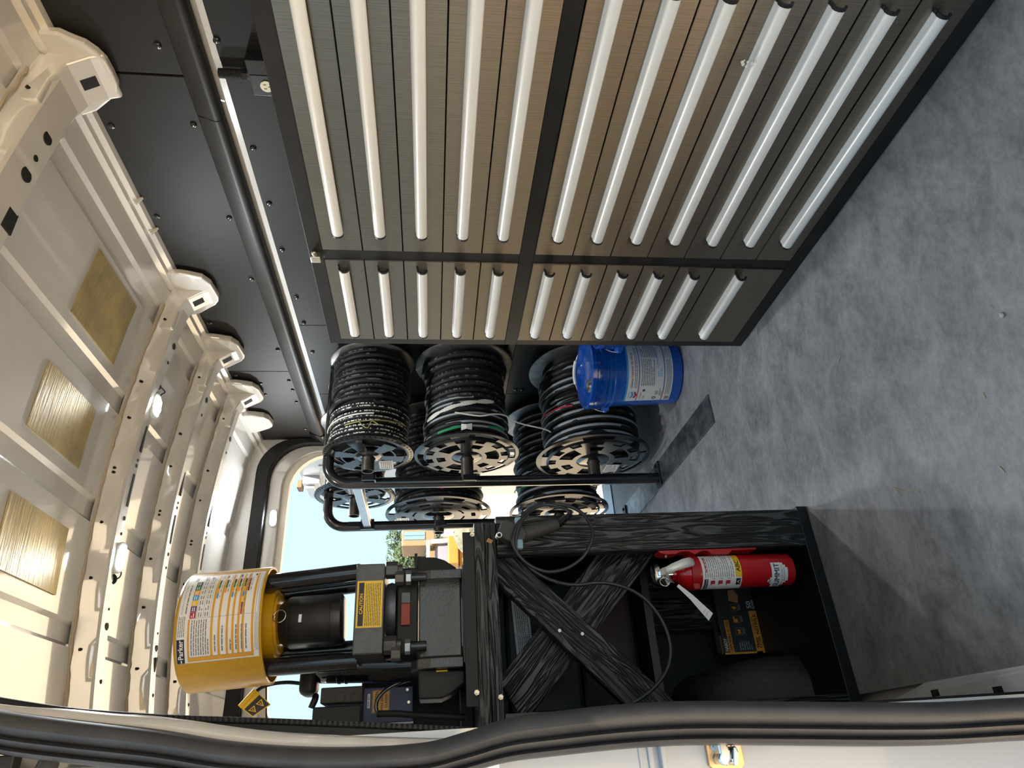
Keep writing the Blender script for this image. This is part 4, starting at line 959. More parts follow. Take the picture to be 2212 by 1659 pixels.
# tie rods from the drum down to the die plate
PZ = 1.172
for sx, sy_ in ((1, -1), (1, 1), (-1, -1), (-1, 1)):
    q0 = cb_ + rgt * (sx * (0.094 if sy_ < 0 else 0.070)) - toc * (sy_ * 0.050) + axd * 0.03; k = (q0.z - PZ) / axd.z
    q1 = q0 - axd * k + Vector((0.008 * sx, 0, 0)); m = MB(); m.cyl(q0, q1, 0.0205, n=24); m.build('tie_rod', black_gloss, cr, smooth=40)
# die cage hanging under the ram
q0 = cb_ - axd * 0.018; q1 = atY(745, 1337, 1.775); ax2 = (q0 - q1).normalized(); Lc = (q0 - q1).length; CM = axisM(q1, ax2)
m = MB(); m.lathe([(0.0, 0.0), (0.052, 0.0), (0.060, 0.006), (0.0615, 0.02), (0.0615, Lc - 0.025), (0.055, Lc - 0.012), (0.045, Lc), (0.0, Lc)], 48, CM); m.build('die_cage', mat('satin_black', (0.016, 0.016, 0.017), 0.3), cr, smooth=40)
m = MB(); m.lathe([(0.0622, Lc * .18), (0.0640, Lc * .20), (0.0640, Lc * .80), (0.0622, Lc * .82)], 24, CM, a0=D(-150), a1=D(-60)); m.build('cage_door', black_plastic, cr, smooth=40)
p = atY(648, 1336, 1.712); m = MB(); m.box(p.x - 0.009, p.x + 0.009, p.y - 0.003, p.y + 0.004, p.z - 0.004, p.z + 0.003); m.build('bright_cage_slot', zinc, cr)  # bright insert standing in for light seen through the cage slot
p = atY(604, 1331, 1.700); m = MB(); m.ring(p, (0.1, -1, 0.15), 0.0145, 0.0012, 36, 8); m.build('pin_ring', chrome, cr, smooth=60)
p2 = atY(593, 1333, 1.702); m = MB(); m.sphere(p2, 0.0035); m.build('pin_end', chrome, cr, smooth=60)
# die plate with caution label
m = MB(); m.box(0.236, 0.443, 1.665, 1.885, 1.110, 1.178); plate2 = m.build('die_plate', dark_steel, cr, bevel=0.003)
a, b_ = atY(771, 1357, 1.665), atY(819, 1254, 1.665)
d = Decal(lambda x, y, dd: Vector((a.x + x, 1.665 - dd, 1.1135 + y)))
w_, h_ = b_.x - a.x, 0.060
d.rect(0, w_, 0, h_, label_yellow); d.rect(0.004, w_ - 0.004, h_ - 0.0165, h_ - 0.004, ink_black, 1); d.text('CAUTION', w_ / 2, h_ - 0.0142, 0.0105, label_yellow, 2, center=True, bold=0.0004)
d.lines(0.004, w_ - 0.006, 0.004, h_ - 0.019, 9, ink_black, 2, 0.32); d.build('caution_label', plate2)
for px, py in ((838, 1232), (834, 1394)):
    p = atY(px, py, 1.700); m = MB(); hexnut(m, (p.x, 1.700, 1.1095), (0, 0, -1), 0.0215, 0.030); m.cyl((p.x, 1.70, 1.08), (p.x, 1.70, 1.068), 0.013, n=18); m.build('hex_nut', dark_steel, cr, bevel=0.0015)
p = atY(838, 1312, 1.72)
m = MB(); m.lathe([(0.050, 0.0), (0.062, 0.0), (0.066, 0.012), (0.062, 0.024), (0.05, 0.024)], 40, Matrix.Translation((p.x, 1.755, 1.084))); m.build('die_ring', mat('blue_steel', (0.10, 0.11, 0.14), 0.4, metal=0.6), cr, smooth=40)
m = MB(); m.box(0.238, 0.442, 1.71, 1.88, 1.030, 1.082); m.build('lower_head', black_steel, cr, bevel=0.004)
a, b_ = atY(866, 1351, 1.705), atY(886, 1304, 1.705); m = MB(); m.box(a.x, b_.x, 1.700, 1.712, b_.z, a.z); m.build('red_block', rust_red, cr, bevel=0.001)
c = atY(876, 1280, 1.705); m = MB(); m.box(b_.x + 0.001, c.x, 1.701, 1.712, b_.z, a.z); m.build('grey_block', dark_steel, cr, bevel=0.001)
for px, py in ((868, 1249), (860, 1412)):
    p = atY(px, py, 1.69); m = MB(); hexnut(m, (p.x, 1.69, p.z + 0.016), (0, 0, -1), 0.0175, 0.022); m.build('hex_nut', mat('worn_nut', (0.14, 0.13, 0.12), 0.45, metal=0.5) if px == 868 else MATS['worn_nut'], cr, bevel=0.0015)
for px, py in ((884, 1248), (882, 1397)):
    p = atY(px, py, 1.672); m = MB(); hexnut(m, (p.x, 1.672, p.z + 0.008), (0, 0, -1), 0.0175, 0.013); m.build('hex_nut', mat('bright_nut', (0.42, 0.46, 0.5), 0.3, metal=0.9) if py == 1248 else MATS['bright_nut'], cr, bevel=0.0012)
    m = MB(); m.cyl((p.x, 1.672, p.z - 0.005), (p.x, 1.672, p.z - 0.042), 0.0115, n=20); m.build('stud', black_gloss, cr, smooth=40, bevel=0.001)
# cast base frame
for x0, x1 in ((atY(950, 1443, 1.66).x, atY(950, 1420, 1.66).x), (atY(950, 1250, 1.66).x, atY(950, 1230, 1.66).x)):
    m = MB(); m.prism([(1.658, 0.9245), (1.90, 0.9245), (1.90, 1.045), (1.70, 1.045), (1.672, 1.030), (1.660, 1.0)], lambda y, z, x: Vector((x, y, z)), x0, x1); m.build('side_plate', cast_black, cr, bevel=0.002)
xl_, xr_ = atY(950, 1420, 1.70).x, atY(950, 1251, 1.70).x
m = MB(); m.box(xl_, xr_, 1.700, 1.72, 0.9245, 1.028); m.build('front_panel', cast_black, cr, bevel=0.004)
m = MB(); m.box(xl_ - 0.02, xr_ + 0.022, 1.650, 1.92, 0.9135, 0.924); m.build('base_plate', cast_black, cr, bevel=0.002)
m = MB(); m.box(xl_ - 0.05, xr_ + 0.06, 1.73, 1.95, 0.898, 0.913); m.build('foot_plate', black_steel, cr, bevel=0.002)
m = MB(); P = [(900, 1228), (900, 1205), (940, 1206), (960, 1212), (985, 1228), (985, 1240), (900, 1240)]; m.prism([(atY(a, b_, 1.80).x, atY(a, b_, 1.80).z) for a, b_ in P], lambda x, z, y: Vector((x, y, z)), 1.79, 1.88); m.build('rear_housing', black_steel, cr, bevel=0.002)
m = MB(); P = [(896, 1226), (896, 1200), (902, 1200), (902, 1226)]; m.prism([(atY(a, b_, 1.79).x, atY(a, b_, 1.79).z) for a, b_ in P], lambda x, z, y: Vector((x, y, z)), 1.77, 1.88); m.build('housing_flange', black_steel, cr)
m = MB(); P = [(903, 1447), (905, 1512), (955, 1510), (975, 1500), (1006, 1475), (1004, 1447)]; m.prism([(atY(a, b_, 1.70).x, atY(a, b_, 1.70).z) for a, b_ in P], lambda x, z, y: Vector((x, y, z)), 1.69, 1.80); cov = m.build('side_cover', black_plastic, cr, bevel=0.004)
m = MB(); a, b_ = atY(942, 1452, 1.688), atY(967, 1447, 1.688); m.box(a.x, b_.x, 1.684, 1.690, b_.z, a.z); m.build('yellow_tab', label_yellow, cov, bevel=0.001)

# ================================================================ HYDRAULIC POWER UNIT
pu = thing('power_unit', 'black electric pump motor and boxes left of the crimper', 'pump', (0.17, 1.86, 0.894))
YM = 1.86
q0, q1 = atY(688, 1437, YM), atY(892, 1434, YM); rm = (atY(740, 1402, YM) - atY(740, 1481, YM)).length / 2
m = MB(); ax = (q1 - q0).normalized(); MM = axisM(q1, -ax); Lm = (q1 - q0).length
m.lathe([(0.0, Lm), (rm * 0.9, Lm), (rm, Lm - 0.01), (rm, Lm - 0.05), (rm * 1.04, Lm - 0.052), (rm * 1.04, Lm - 0.058), (rm, Lm - 0.06), (rm, Lm - 0.068), (rm * 1.04, Lm - 0.07), (rm * 1.04, Lm - 0.075), (rm, Lm - 0.077), (rm, 0.0), (0, 0)], 36, MM); m.build('motor', black_gloss, pu, smooth=40)
m = MB(); a, b_ = atY(646, 1506, YM), atY(690, 1436, YM); m.box(a.x, b_.x, YM - 0.03, YM + 0.04, b_.z, a.z); m.build('cap', black_plastic, pu, bevel=0.018, seg=4)
a, b_ = atY(691, 1521, 1.82), atY(784, 1481, 1.82); m = MB(); m.box(a.x, b_.x, 1.82, 1.93, b_.z, a.z); bx_ = m.build('terminal_box', grey_plastic, pu, bevel=0.003)
for px in (735, 768):
    p = atY(px, 1505, 1.82); m = MB(); m.ring((p.x, 1.82, p.z), (0, 1, 0), 0.0115, 0.0008, 24, 6); m.build('knockout', grey_plastic, bx_)
a, b_ = atY(672, 1575, 1.80), atY(780, 1522, 1.80); m = MB(); m.box(a.x, b_.x, 1.80, 1.93, b_.z, a.z); m.build('lower_box', black_plastic, pu, bevel=0.003)
m = MB(); m.tube(bez([atY(682, 1503, 1.84), atY(680, 1512, 1.83), atY(674, 1525, 1.83), atY(672, 1530, 1.83)]), 0.008, 8); m.build('cable_gland', black_plastic, pu, smooth=60)
m = MB(); m.tube(bez([atY(648, 1476, YM), atY(620, 1474, YM), atY(590, 1477, YM), atY(567, 1484, YM), atY(552, 1494, YM)], 8), 0.0045, 8); m.build('cable', black_rubber, pu, smooth=60)
m = MB(); m.cyl(atY(575, 1480, YM), atY(575, 1560, YM), 0.002, n=8); m.build('wire', black_rubber, pu)
m = MB(); m.tube(bez([atY(883, 1468, 1.76), atY(866, 1474, 1.75), atY(840, 1486, 1.74), atY(820, 1504, 1.735), atY(812, 1524, 1.735), atY(815, 1540, 1.735)], 8), 0.0045, 8); m.build('lead', black_gloss, pu, smooth=60)
m = MB(); m.tube(bez([atY(815, 1542, 1.735), atY(860, 1542, 1.73), atY(900, 1545, 1.73), atY(950, 1547, 1.73), atY(1005, 1550, 1.73)], 6), [0.007] * 24 + [0.004], 10) if False else m.tube(bez([atY(815, 1542, 1.735), atY(860, 1542, 1.73), atY(900, 1545, 1.73), atY(950, 1547, 1.73), atY(1005, 1550, 1.73)], 6), 0.0075, 10); m.build('sleeve', black_rubber, pu, smooth=60)
a, b_ = atY(1012, 1570, 1.97), atY(785, 1405, 1.97); m = MB(); m.box(a.x, b_.x, 1.97, 1.985, a.z, b_.z); m.build('mounting_plate', black_steel, pu, bevel=0.002)
m = MB(); m.box(0.06, 0.20, 1.83, 1.95, 0.895, 0.925); m.build('foot', black_steel, pu, bevel=0.003)
# blue control box with a caution sign
bl = thing('control_box', 'dark blue box with a yellow caution sign, behind the pump cables', 'box', (0.12, 1.90, 0.905))
a, b_ = atY(782, 1565, 1.86), atY(893, 1481, 1.86)
m = MB(); m.box(a.x, b_.x, 1.86, 1.95, b_.z, a.z); m.build('shell', navy_paint, bl, bevel=0.002)
a, b_ = atY(803, 1541, 1.86), atY(842, 1490, 1.86)
d = Decal(lambda x, y, dd: Vector((a.x + x, 1.86 - dd, b_.z + y))); w_, h_ = b_.x - a.x, a.z - b_.z
d.rect(0, w_, 0, h_, label_amber)
for q in ((0.001, w_ - 0.001, 0.001, 0.0018), (0.001, w_ - 0.001, h_ - 0.0018, h_ - 0.001), (0.001, 0.0018, 0.001, h_ - 0.001), (w_ - 0.0018, w_ - 0.001, 0.001, h_ - 0.001)): d.rect(*q, ink_black, 1)
d.text('CAUTION', w_ / 2, h_ * 0.62, 0.0130, ink_black, 2, width=w_ * 0.86, center=True, bold=0.0005); d.text('WEAR SAFETY', w_ / 2, h_ * 0.36, 0.0085, ink_black, 2, width=w_ * 0.86, center=True, bold=0.0003); d.text('GLASSES', w_ / 2, h_ * 0.12, 0.0085, ink_black, 2, width=w_ * 0.6, center=True, bold=0.0003)
d.build('caution_sign', bl)
a2, b2_ = atY(793, 1530, 1.86), atY(800, 1499, 1.86); d = Decal(lambda x, y, dd: Vector((a2.x + x, 1.86 - dd, b2_.z + y))); d.rect(0, b2_.x - a2.x, 0, a2.z - b2_.z, label_white); d.lines(0.002, (b2_.x - a2.x) * .9, 0.001, (a2.z - b2_.z), 1, ink_grey, 1, .4); d.build('paper_strip', bl)
for px in (880, 883, 886):
    p = atY(px, 1490 + (px - 880) * 9, 1.858); m = MB(); m.cyl((p.x, 1.859, p.z), (p.x, 1.852, p.z), 0.0035, n=10); m.build('fitting', steel_bolt, bl)

# yellow warning tag wrapped round the motor cable
tg = thing('warning_tag', 'yellow and black folded warning tag hanging on the motor cable', 'tag', tuple(atY(552, 1518, 1.855)))
Q = [atY(518, 1527, 1.85), atY(552, 1490, 1.85), atY(585, 1522, 1.85), atY(546, 1549, 1.85)]
nrm = Vector((0, -1, 0))
m = MB(); m._add([q for q in Q] + [q + Vector((0, 0.0015, 0)) for q in Q], [(0, 1, 2, 3), (7, 6, 5, 4), (0, 4, 5, 1), (1, 5, 6, 2), (2, 6, 7, 3), (3, 7, 4, 0)]); m.build('card', label_yellow, tg)
def tfn(x, y, dd): return (Q[0].lerp(Q[1], x)).lerp(Q[3].lerp(Q[2], x), y) + Vector((0, -dd, 0))
d = Decal(tfn); d.poly([(0.04, 0.30), (0.96, 0.30), (0.96, 0.95), (0.04, 0.95)], ink_black)
for x0 in (0.10, 0.54):
    d.poly([(x0, 0.52), (x0 + 0.36, 0.52), (x0 + 0.18, 0.88)][::-1], label_yellow, 1); d.poly([(x0 + 0.07, 0.56), (x0 + 0.29, 0.56), (x0 + 0.18, 0.78)][::-1], ink_black, 2); d.poly([(x0 + 0.15, 0.60), (x0 + 0.21, 0.60), (x0 + 0.18, 0.74)], label_yellow, 3)
d.build('warning_print', tg)
m = MB(); m.cyl(Q[0], Q[1], 0.006, n=12); m.build('fold', label_yellow, tg, smooth=60)

# ================================================================ PENDANT CONTROL with coiled cord
pdn = thing('pendant_control', 'grey hand control with looped cord, hung on the timber post', 'controller', tuple(atY(1140, 1160, 1.61)))
YP = 1.600
def PY(px, py, y=YP): return atY(px, py, y)
def zp(x, y): return PY(1000 + x / 3.19, 1080 + y / 3.19)
m = MB(); P = [zp(*q) for q in ((232, 245), (262, 160), (290, 145), (395, 190), (440, 250), (400, 320), (350, 310), (290, 290))]
m.prism([(p.x, p.z) for p in P], lambda x, z, y: Vector((x, y, z)), YP - 0.022, YP + 0.020); m.build('body', grey_plastic, pdn, bevel=0.005, seg=3)
m = MB(); a, b_ = zp(390, 245), zp(655, 165); m.tube([a.lerp(b_, t) for t in (0, .3, .6, .85, 1)], [0.0195, 0.0185, 0.0175, 0.0165, 0.0125], 16); m.build('grip', grey_plastic, pdn, smooth=50)
m = MB(); 
for i in range(7): c = zp(665 + 11 * i, 160 - 9 * i); m.ring(c, (zp(740, 100) - zp(665, 160)), 0.0085 - 0.0005 * i, 0.0022, 16, 6)
m.tube([zp(655, 166), zp(745, 95)], 0.006, 10); m.build('strain_relief', black_plastic, pdn, smooth=60)
for q in ((375, 170), (385, 322)):
    p = zp(*q); m = MB(); m.box(p.x - 0.012, p.x + 0.012, YP - 0.026, YP - 0.006, p.z - 0.008, p.z + 0.008, M=None); m.build('clip', clip_blue, pdn, bevel=0.004, seg=3)
p = zp(245, 262); m = MB(); m.ring((p.x, YP - 0.024, p.z), (0, 1, 0), 0.006, 0.0018, 20, 6); m.build('swivel_ring', zinc, pdn)
loop1 = [(745, 92), (690, 55), (560, 32), (450, 70), (385, 150), (350, 250), (355, 330), (420, 420), (520, 480), (620, 495), (730, 465), (830, 390), (888, 280), (888, 190), (840, 110), (760, 55), (640, 28), (520, 45), (430, 110), (380, 200), (365, 300), (400, 400), (490, 490), (590, 545), (700, 578), (800, 585), (900, 572), (1000, 575), (1120, 605), (1230, 665), (1320, 755), (1390, 870), (1425, 980), (1430, 1080), (1400, 1180), (1330, 1280), (1220, 1370), (1100, 1430), (1000, 1470)]
pth = []
for i, q in enumerate(loop1):
    yy = YP - 0.018 + (0.012 * math.sin(i * 0.9) if i < 24 else 0.0); pth.append(PY(1000 + q[0] / 3.19, 1080 + q[1] / 3.19, yy + (0.004 if i > 12 else 0)))
m = MB(); m.tube(bez(pth, 7), 0.0044, 10); m.build('cord', cable_grey, pdn, smooth=60)
a = zp(200, 275); m = MB(); m.box(0, 0.010, -0.001, 0.001, 0, 0.014, M=Matrix.Translation((a.x - 0.004, 1.622, a.z)) @ Matrix.Rotation(0.5, 4, 'Y')); tag(m.build('dry_leaf', brass_zinc if False else mat('leaf_scrap', (0.45, 0.25, 0.08), 0.7)), 'scrap of dry orange leaf stuck above the hand control', 'leaf')

# ================================================================ FIRE EXTINGUISHER
ex, ey, R_ = 0.394, 1.668, 0.0415
ext = thing('fire_extinguisher', 'small red fire extinguisher strapped beside the timber post', 'extinguisher', (ex, ey, 0.075))
TE = Matrix.Translation((ex, ey, 0))
m = MB(); m.lathe([(0.0, 0.085), (0.030, 0.082), (0.038, 0.078), (R_, 0.084), (R_, 0.335), (0.0405, 0.348), (0.036, 0.365), (0.028, 0.378), (0.018, 0.385), (0.0165, 0.402), (0.0, 0.402)], 48, TE); m.build('cylinder', red_paint, ext, smooth=40)
m = MB(); m.lathe([(R_ - .002, 0.330), (R_ + 0.0014, 0.3305), (R_ + 0.0014, 0.352), (R_ - .004, 0.3535)], 48, TE); m.build('strap', red_plastic, ext, smooth=40)
m = MB(); m.box(ex - 0.046, ex - 0.030, ey - 0.028, ey - 0.004, 0.333, 0.350); m.build('strap_buckle', red_plastic, ext, bevel=0.003)
m = MB(); P = [(0.0, 0.17), (0.0, 0.43), (-0.006, 0.425), (-0.010, 0.41), (-0.010, 0.385), (-0.004, 0.37), (-0.004, 0.35), (-0.012, 0.335), (-0.004, 0.315), (-0.004, 0.30), (-0.013, 0.29), (-0.013, 0.245), (-0.005, 0.235), (-0.004, 0.17)]
m.prism([(0.444 + x, z) for x, z in P], lambda x, z, y: Vector((x, y, z)), 1.630, 1.672); m.build('bracket', red_plastic, ext, bevel=0.001)
for z in (0.405, 0.270): m = MB(); m.cyl((0.435, 1.650, z), (0.429, 1.648, z), 0.0055, 0.004, 14); m.build('bracket_screw', chrome, ext, smooth=40)
m = MB(); m.lathe([(0.0, 0.395), (0.019, 0.395), (0.019, 0.408), (0.014, 0.412), (0.014, 0.424), (0.0, 0.424)], 24, TE); m.build('valve', chrome, ext, smooth=40)
m = MB(); m.lathe([(0.0, 0.447), (0.018, 0.446), (0.025, 0.440), (0.027, 0.431), (0.020, 0.422), (0.0, 0.422)], 28, TE @ Matrix.Translation((-0.004, -0.004, 0)) @ Matrix.Scale(1.15, 4, Vector((1, 0, 0)))); m.build('valve_head', chrome, ext, smooth=40)
m = MB(); hd_ = [atY(a, b_, 1.61) for a, b_ in ((1436, 1234), (1452, 1227), (1475, 1219), (1492, 1214), (1500, 1213))]
wv = Vector((0.011, 0, 0.002)); V_ = []
for i, c in enumerate(hd_): k = (0.7, 0.85, 1.0, 1.0, 0.55)[i]; yy = Vector((0, (0.0, -0.006, -0.008, -0.002, 0.004)[i], 0)); V_ += [c - wv * k + yy, c + wv * k + yy]
m._add(V_, [(2 * i, 2 * i + 1, 2 * i + 3, 2 * i + 2) for i in range(4)]); m.build('lever', aluminium, ext, solid=0.003, smooth=40)
m = MB(); m.box(-0.010, 0.010, -0.05, 0.0, -0.003, 0.003, M=Matrix.Translation((ex, ey - 0.012, 0.425)) @ Matrix.Rotation(D(25), 4, 'X')); m.build('carry_handle', aluminium, ext, bevel=0.002)
p = atY(1436, 1257, 1.62); m = MB(); m.ring(p, (0.3, -1, 0.1), 0.0115, 0.0014, 30, 8); m.build('pull_ring', chrome, ext, smooth=60)
p = atY(1450, 1262, 1.63); m = MB(); m.cyl((p.x - 0.006, 1.625, p.z + 0.004), (p.x + 0.018, 1.64, p.z + 0.010), 0.013, n=24); m.build('gauge', chrome, ext, bevel=0.001)
A1, A2, A3, A4 = atY(1462, 1267, 1.62), atY(1466, 1262, 1.62), atY(1540, 1325, 1.60), atY(1531, 1341, 1.60)
m = MB(); am = [A1, A1.lerp(A4, .4) + Vector((0, -.006, 0)), A4, A3, A2.lerp(A3, .4) + Vector((0, -.006, 0)), A2]; m._add(am, [(0, 1, 4, 5), (1, 2, 3, 4)]); tagc = m.build('inspection_tag', label_white, ext, solid=0.0008)
d = Decal(lambda x, y, dd: A1.lerp(A4, 0.35 + 0.65 * x).lerp(A2.lerp(A3, 0.35 + 0.65 * x), y) + Vector((0, -0.0045 + 0.0035 * x - dd, 0)))
for i in range(7): d.rect(0.1 + i * 0.12, 0.112 + i * 0.12, 0.1, 0.75, ink_grey)
d.build('tag_print', tagc)
ac = math.atan2(-ey, -ex)
def efn(x, y, dd): a = ac + x / R_; return Vector((ex + (R_ + 0.0008 + dd) * math.cos(a), ey + (R_ + 0.0008 + dd) * math.sin(a), y))
d = Decal(efn, 500); z0, z1 = 0.224, 0.326
d.rect(-0.052, 0.050, z0, z1, label_white)
d.rect(-0.012, 0.050, z0, z0 + 0.0165, label_yellow, 1); d.text('ABC', 0.000, z0 + 0.0035, 0.0150, ink_black, 2, width=0.028, bold=0.0006)
d.lines(-0.012, 0.048, z0 + 0.020, z1 - 0.004, 14, ink_grey, 1, 0.35); d.lines(0.0, 0.04, z1 - 0.012, z1 - 0.006, 1, ink_red, 2)
d.rect(-0.050, -0.016, z1 - 0.014, z1 - 0.004, ink_black, 1); d.text('INSTRUCTIONS', -0.049, z1 - 0.0115, 0.006, label_white, 2, width=0.032)
for i in range(3):
    yy = z1 - 0.032 - i * 0.020; d.rect(-0.030, -0.020, yy, yy + 0.011, ink_red, 1); d.poly([(-0.034, yy + 0.011), (-0.022, yy + 0.013), (-0.020, yy + 0.009), (-0.033, yy + 0.008)], ink_grey, 2); d.rect(-0.016, -0.0145, yy, yy + 0.008, ink_grey, 1)
d.rect(-0.034, -0.016, z0 + 0.003, z0 + 0.015, ink_black, 1); d.poly([(-0.031, z0 + 0.005), (-0.024, z0 + 0.013), (-0.020, z0 + 0.006)], label_white, 2)
d.build('instruction_label', ext)
d = Decal(lambda x, y, dd: efn(x * 1.4 + 0.030, 0.098 + (y - 0.103) * 1.5, dd), 700); z0 = 0.103
d.rect(-0.056, -0.008, z0 + 0.0145, z0 + 0.031, label_white); d.rect(-0.050, -0.0085, z0 + 0.010, z0 + 0.0145, label_white); d.rect(-0.045, -0.0125, z0 + 0.006, z0 + 0.010, label_white); d.rect(-0.041, -0.017, z0 + 0.0025, z0 + 0.006, label_white); d.rect(-0.047, -0.034, z0 + 0.031, z0 + 0.034, label_white); d.rect(-0.043, -0.038, z0 + 0.034, z0 + 0.038, label_white)
d.text('SUMMIT', -0.054, z0 + 0.0175, 0.0125, ink_navy, 2, width=0.044, bold=0.0005); d.text('FIRE & SECURITY', -0.052, z0 + 0.011, 0.005, ink_grey, 2, width=0.040); d.poly([(-0.045, z0 + 0.031), (-0.041, z0 + 0.037), (-0.037, z0 + 0.031)], ink_green, 1)
d.rect(-0.042, -0.016, z0 + 0.0085, z0 + 0.0092, ink_navy, 2)
d.build('company_sticker', ext)

# ================================================================ GLOVE BOX
gx0, gx1, gy, gz0, gz1 = 0.236, 0.455, 2.000, 0.0305, 0.152
gb = thing('glove_box', 'black and orange carton of disposable gloves on the stand base', 'box', (0.34, 2.03, gz0))
m = MB(); m.box(gx0, gx1, gy, gy + 0.055, gz0, gz1); m.build('carton', mat('carton_black', (0.035, 0.035, 0.038), 0.35), gb, bevel=0.0015)
d = Decal(lambda x, y, dd: Vector((gx0 + x, gy - dd, gz0 + y))); Wg, Hg = gx1 - gx0, gz1 - gz0
d.rect(0, 0.005, 0, Hg, label_orange); d.rect(0, 0.118, 0.0, 0.024, label_orange); d.rect(0, 0.118, 0.0, 0.006, label_orange, 1)
d.rect(0.006, 0.095, 0.092, 0.106, label_orange); d.text('HARDY', 0.008, 0.1085, 0.0135, label_white, 2, width=0.036, bold=0.0005)
d.text('DISPOSABLE GLOVES', 0.008, 0.0945, 0.0125, ink_black, 2, width=0.084, bold=0.0004)
d.text('7MIL', 0.012, 0.006, 0.0200, ink_black, 3, width=0.034, bold=0.0005); d.text('NITRILE', 0.051, 0.0045, 0.0140, ink_black, 3, width=0.056, bold=0.0005); d.text('TEXTURED GRIP', 0.051, 0.0165, 0.0075, ink_black, 3, width=0.050); d.text('THICKNESS', 0.014, 0.0015, 0.005, ink_black, 3)
d.text('50', 0.124, 0.012, 0.020, label_white, 3, width=0.022, bold=0.0006); d.text('GLOVES', 0.123, 0.003, 0.0085, label_white, 3, width=0.026, bold=0.0003)
for i, (xx, pts) in enumerate(((0.052, [(0.2, 0.2), (0.8, 0.3), (0.7, 0.8), (0.45, 0.5), (0.15, 0.8)]), (0.086, [(0.1, 0.3), (0.6, 0.3), (0.6, 0.75), (0.9, 0.8), (0.9, 0.95), (0.1, 0.95)]), (0.120, [(0.3, 0.2), (0.6, 0.2), (0.7, 0.7), (0.5, 0.9), (0.35, 0.7), (0.2, 0.6)]))):
    s_ = 0.020; yy = 0.056
    for q in ((xx, xx + s_, yy, yy + .0006), (xx, xx + s_, yy + s_ - .0006, yy + s_), (xx, xx + .0006, yy, yy + s_), (xx + s_ - .0006, xx + s_, yy, yy + s_)): d.rect(*q, label_orange, 1)
    d.poly([(xx + a * s_, yy + b_ * s_) for a, b_ in pts], label_orange, 2); d.lines(xx + 0.002, xx + s_, 0.047, 0.054, 2, label_grey, 2, .4)
d.lines(0.010, 0.034, 0.034, 0.075, 6, label_grey, 2, .3); d.poly([(0.142, 0.050), (0.165, 0.046), (0.182, 0.056), (0.180, 0.075), (0.150, 0.078)], mat('skin_print', (0.55, 0.26, 0.12), 0.5), 1)
d.build('carton_print', gb)
d = Decal(lambda x, y, dd: Vector((gx0 + x, gy + y, gz1 + dd))); d.rect(0.004, 0.055, 0.006, 0.012, label_yellow); d.rect(0.004, 0.055, 0.013, 0.020, label_grey); d.lines(0.01, 0.15, 0.025, 0.05, 3, label_grey, 1, .3, .5); d.build('top_print', gb)

# ================================================================ CEILING LAMPS, PADS, OUTLET
def lamp(label, c, nrm, along, wire):
    c = Vector(c); n_ = Vector(nrm).normalized(); a = Vector(along).normalized(); b_ = n_.cross(a)
    t = thing('led_lamp', label, 'lamp', tuple(c), 'small oval LED lamps')
    def pill(L_, w_, k=8): 
        P = []
        for i in range(k + 1): an_ = -PI / 2 + PI * i / k; P.append((L_ + w_ * math.cos(an_), w_ * math.sin(an_)))
        for i in range(k + 1): an_ = PI / 2 + PI * i / k; P.append((-L_ + w_ * math.cos(an_), w_ * math.sin(an_)))
        return P
    f_ = lambda x, y, h: c + a * x + b_ * y + n_ * h
    m = MB(); m.prism(pill(0.030, 0.0185), f_, 0.0, 0.012); m.build('housing', led_body, t, bevel=0.003)
    m = MB(); m.prism(pill(0.014, 0.0150), f_, 0.0121, 0.0185); m.build('lens', led_lens, t, bevel=0.004, seg=3)
    if wire:
        m = MB(); m.tube(bez([f_(*q) for q in wire], 8), 0.0022, 8); m.build('wire', black_rubber, t, smooth=60)
        q = f_(*wire[-1]); m = MB(); m.ring(q, n_, 0.0115, 0.0045, 24, 8); m.cyl(q - n_ * 0.003, q + n_ * 0.002, 0.010, n=20); m.build('grommet', black_rubber, t, smooth=60)
    L_ = bpy.data.lights.new('led_light', 'AREA'); L_.energy = 2.2; L_.size = 0.05; L_.color = (0.92, 0.97, 1.0)
    lo = bpy.data.objects.new('led_light', L_); C.objects.link(lo); lo.parent = t; lo.location = n_ * 0.024; lo.rotation_euler = n_.to_track_quat('-Z', 'Y').to_euler()
    return t
p = atY(330, 877, 2.186); lamp('lit oval LED lamp on the second roof rib, wired upward to a grommet', (p.x, 2.188, zrib(p.x) - 0.001), (0, -0.35, -1), (1, 0, 0.06), [(0.03, -0.005, 0.004), (0.05, -0.012, 0.012), (0.065, -0.022, 0.016), (0.075, -0.004, 0.012), (0.078, 0.006, 0.006)])
p = atY(250, 1205, 2.186); lamp('lit oval LED lamp on the second roof rib, nearest the yellow drum', (p.x, 2.188, zrib(p.x) - 0.001), (0, -0.35, -1), (1, 0, 0), [(-0.03, -0.010, 0.004), (-0.045, -0.016, 0.010), (-0.060, -0.012, 0.008), (-0.066, 0.004, 0.003)])
p = atY(590, 1120, 3.535); lamp('lit oval LED lamp on the rear door header', (p.x, 3.539, p.z), (0, -1, -0.1), (1, 0, 0.05), None)

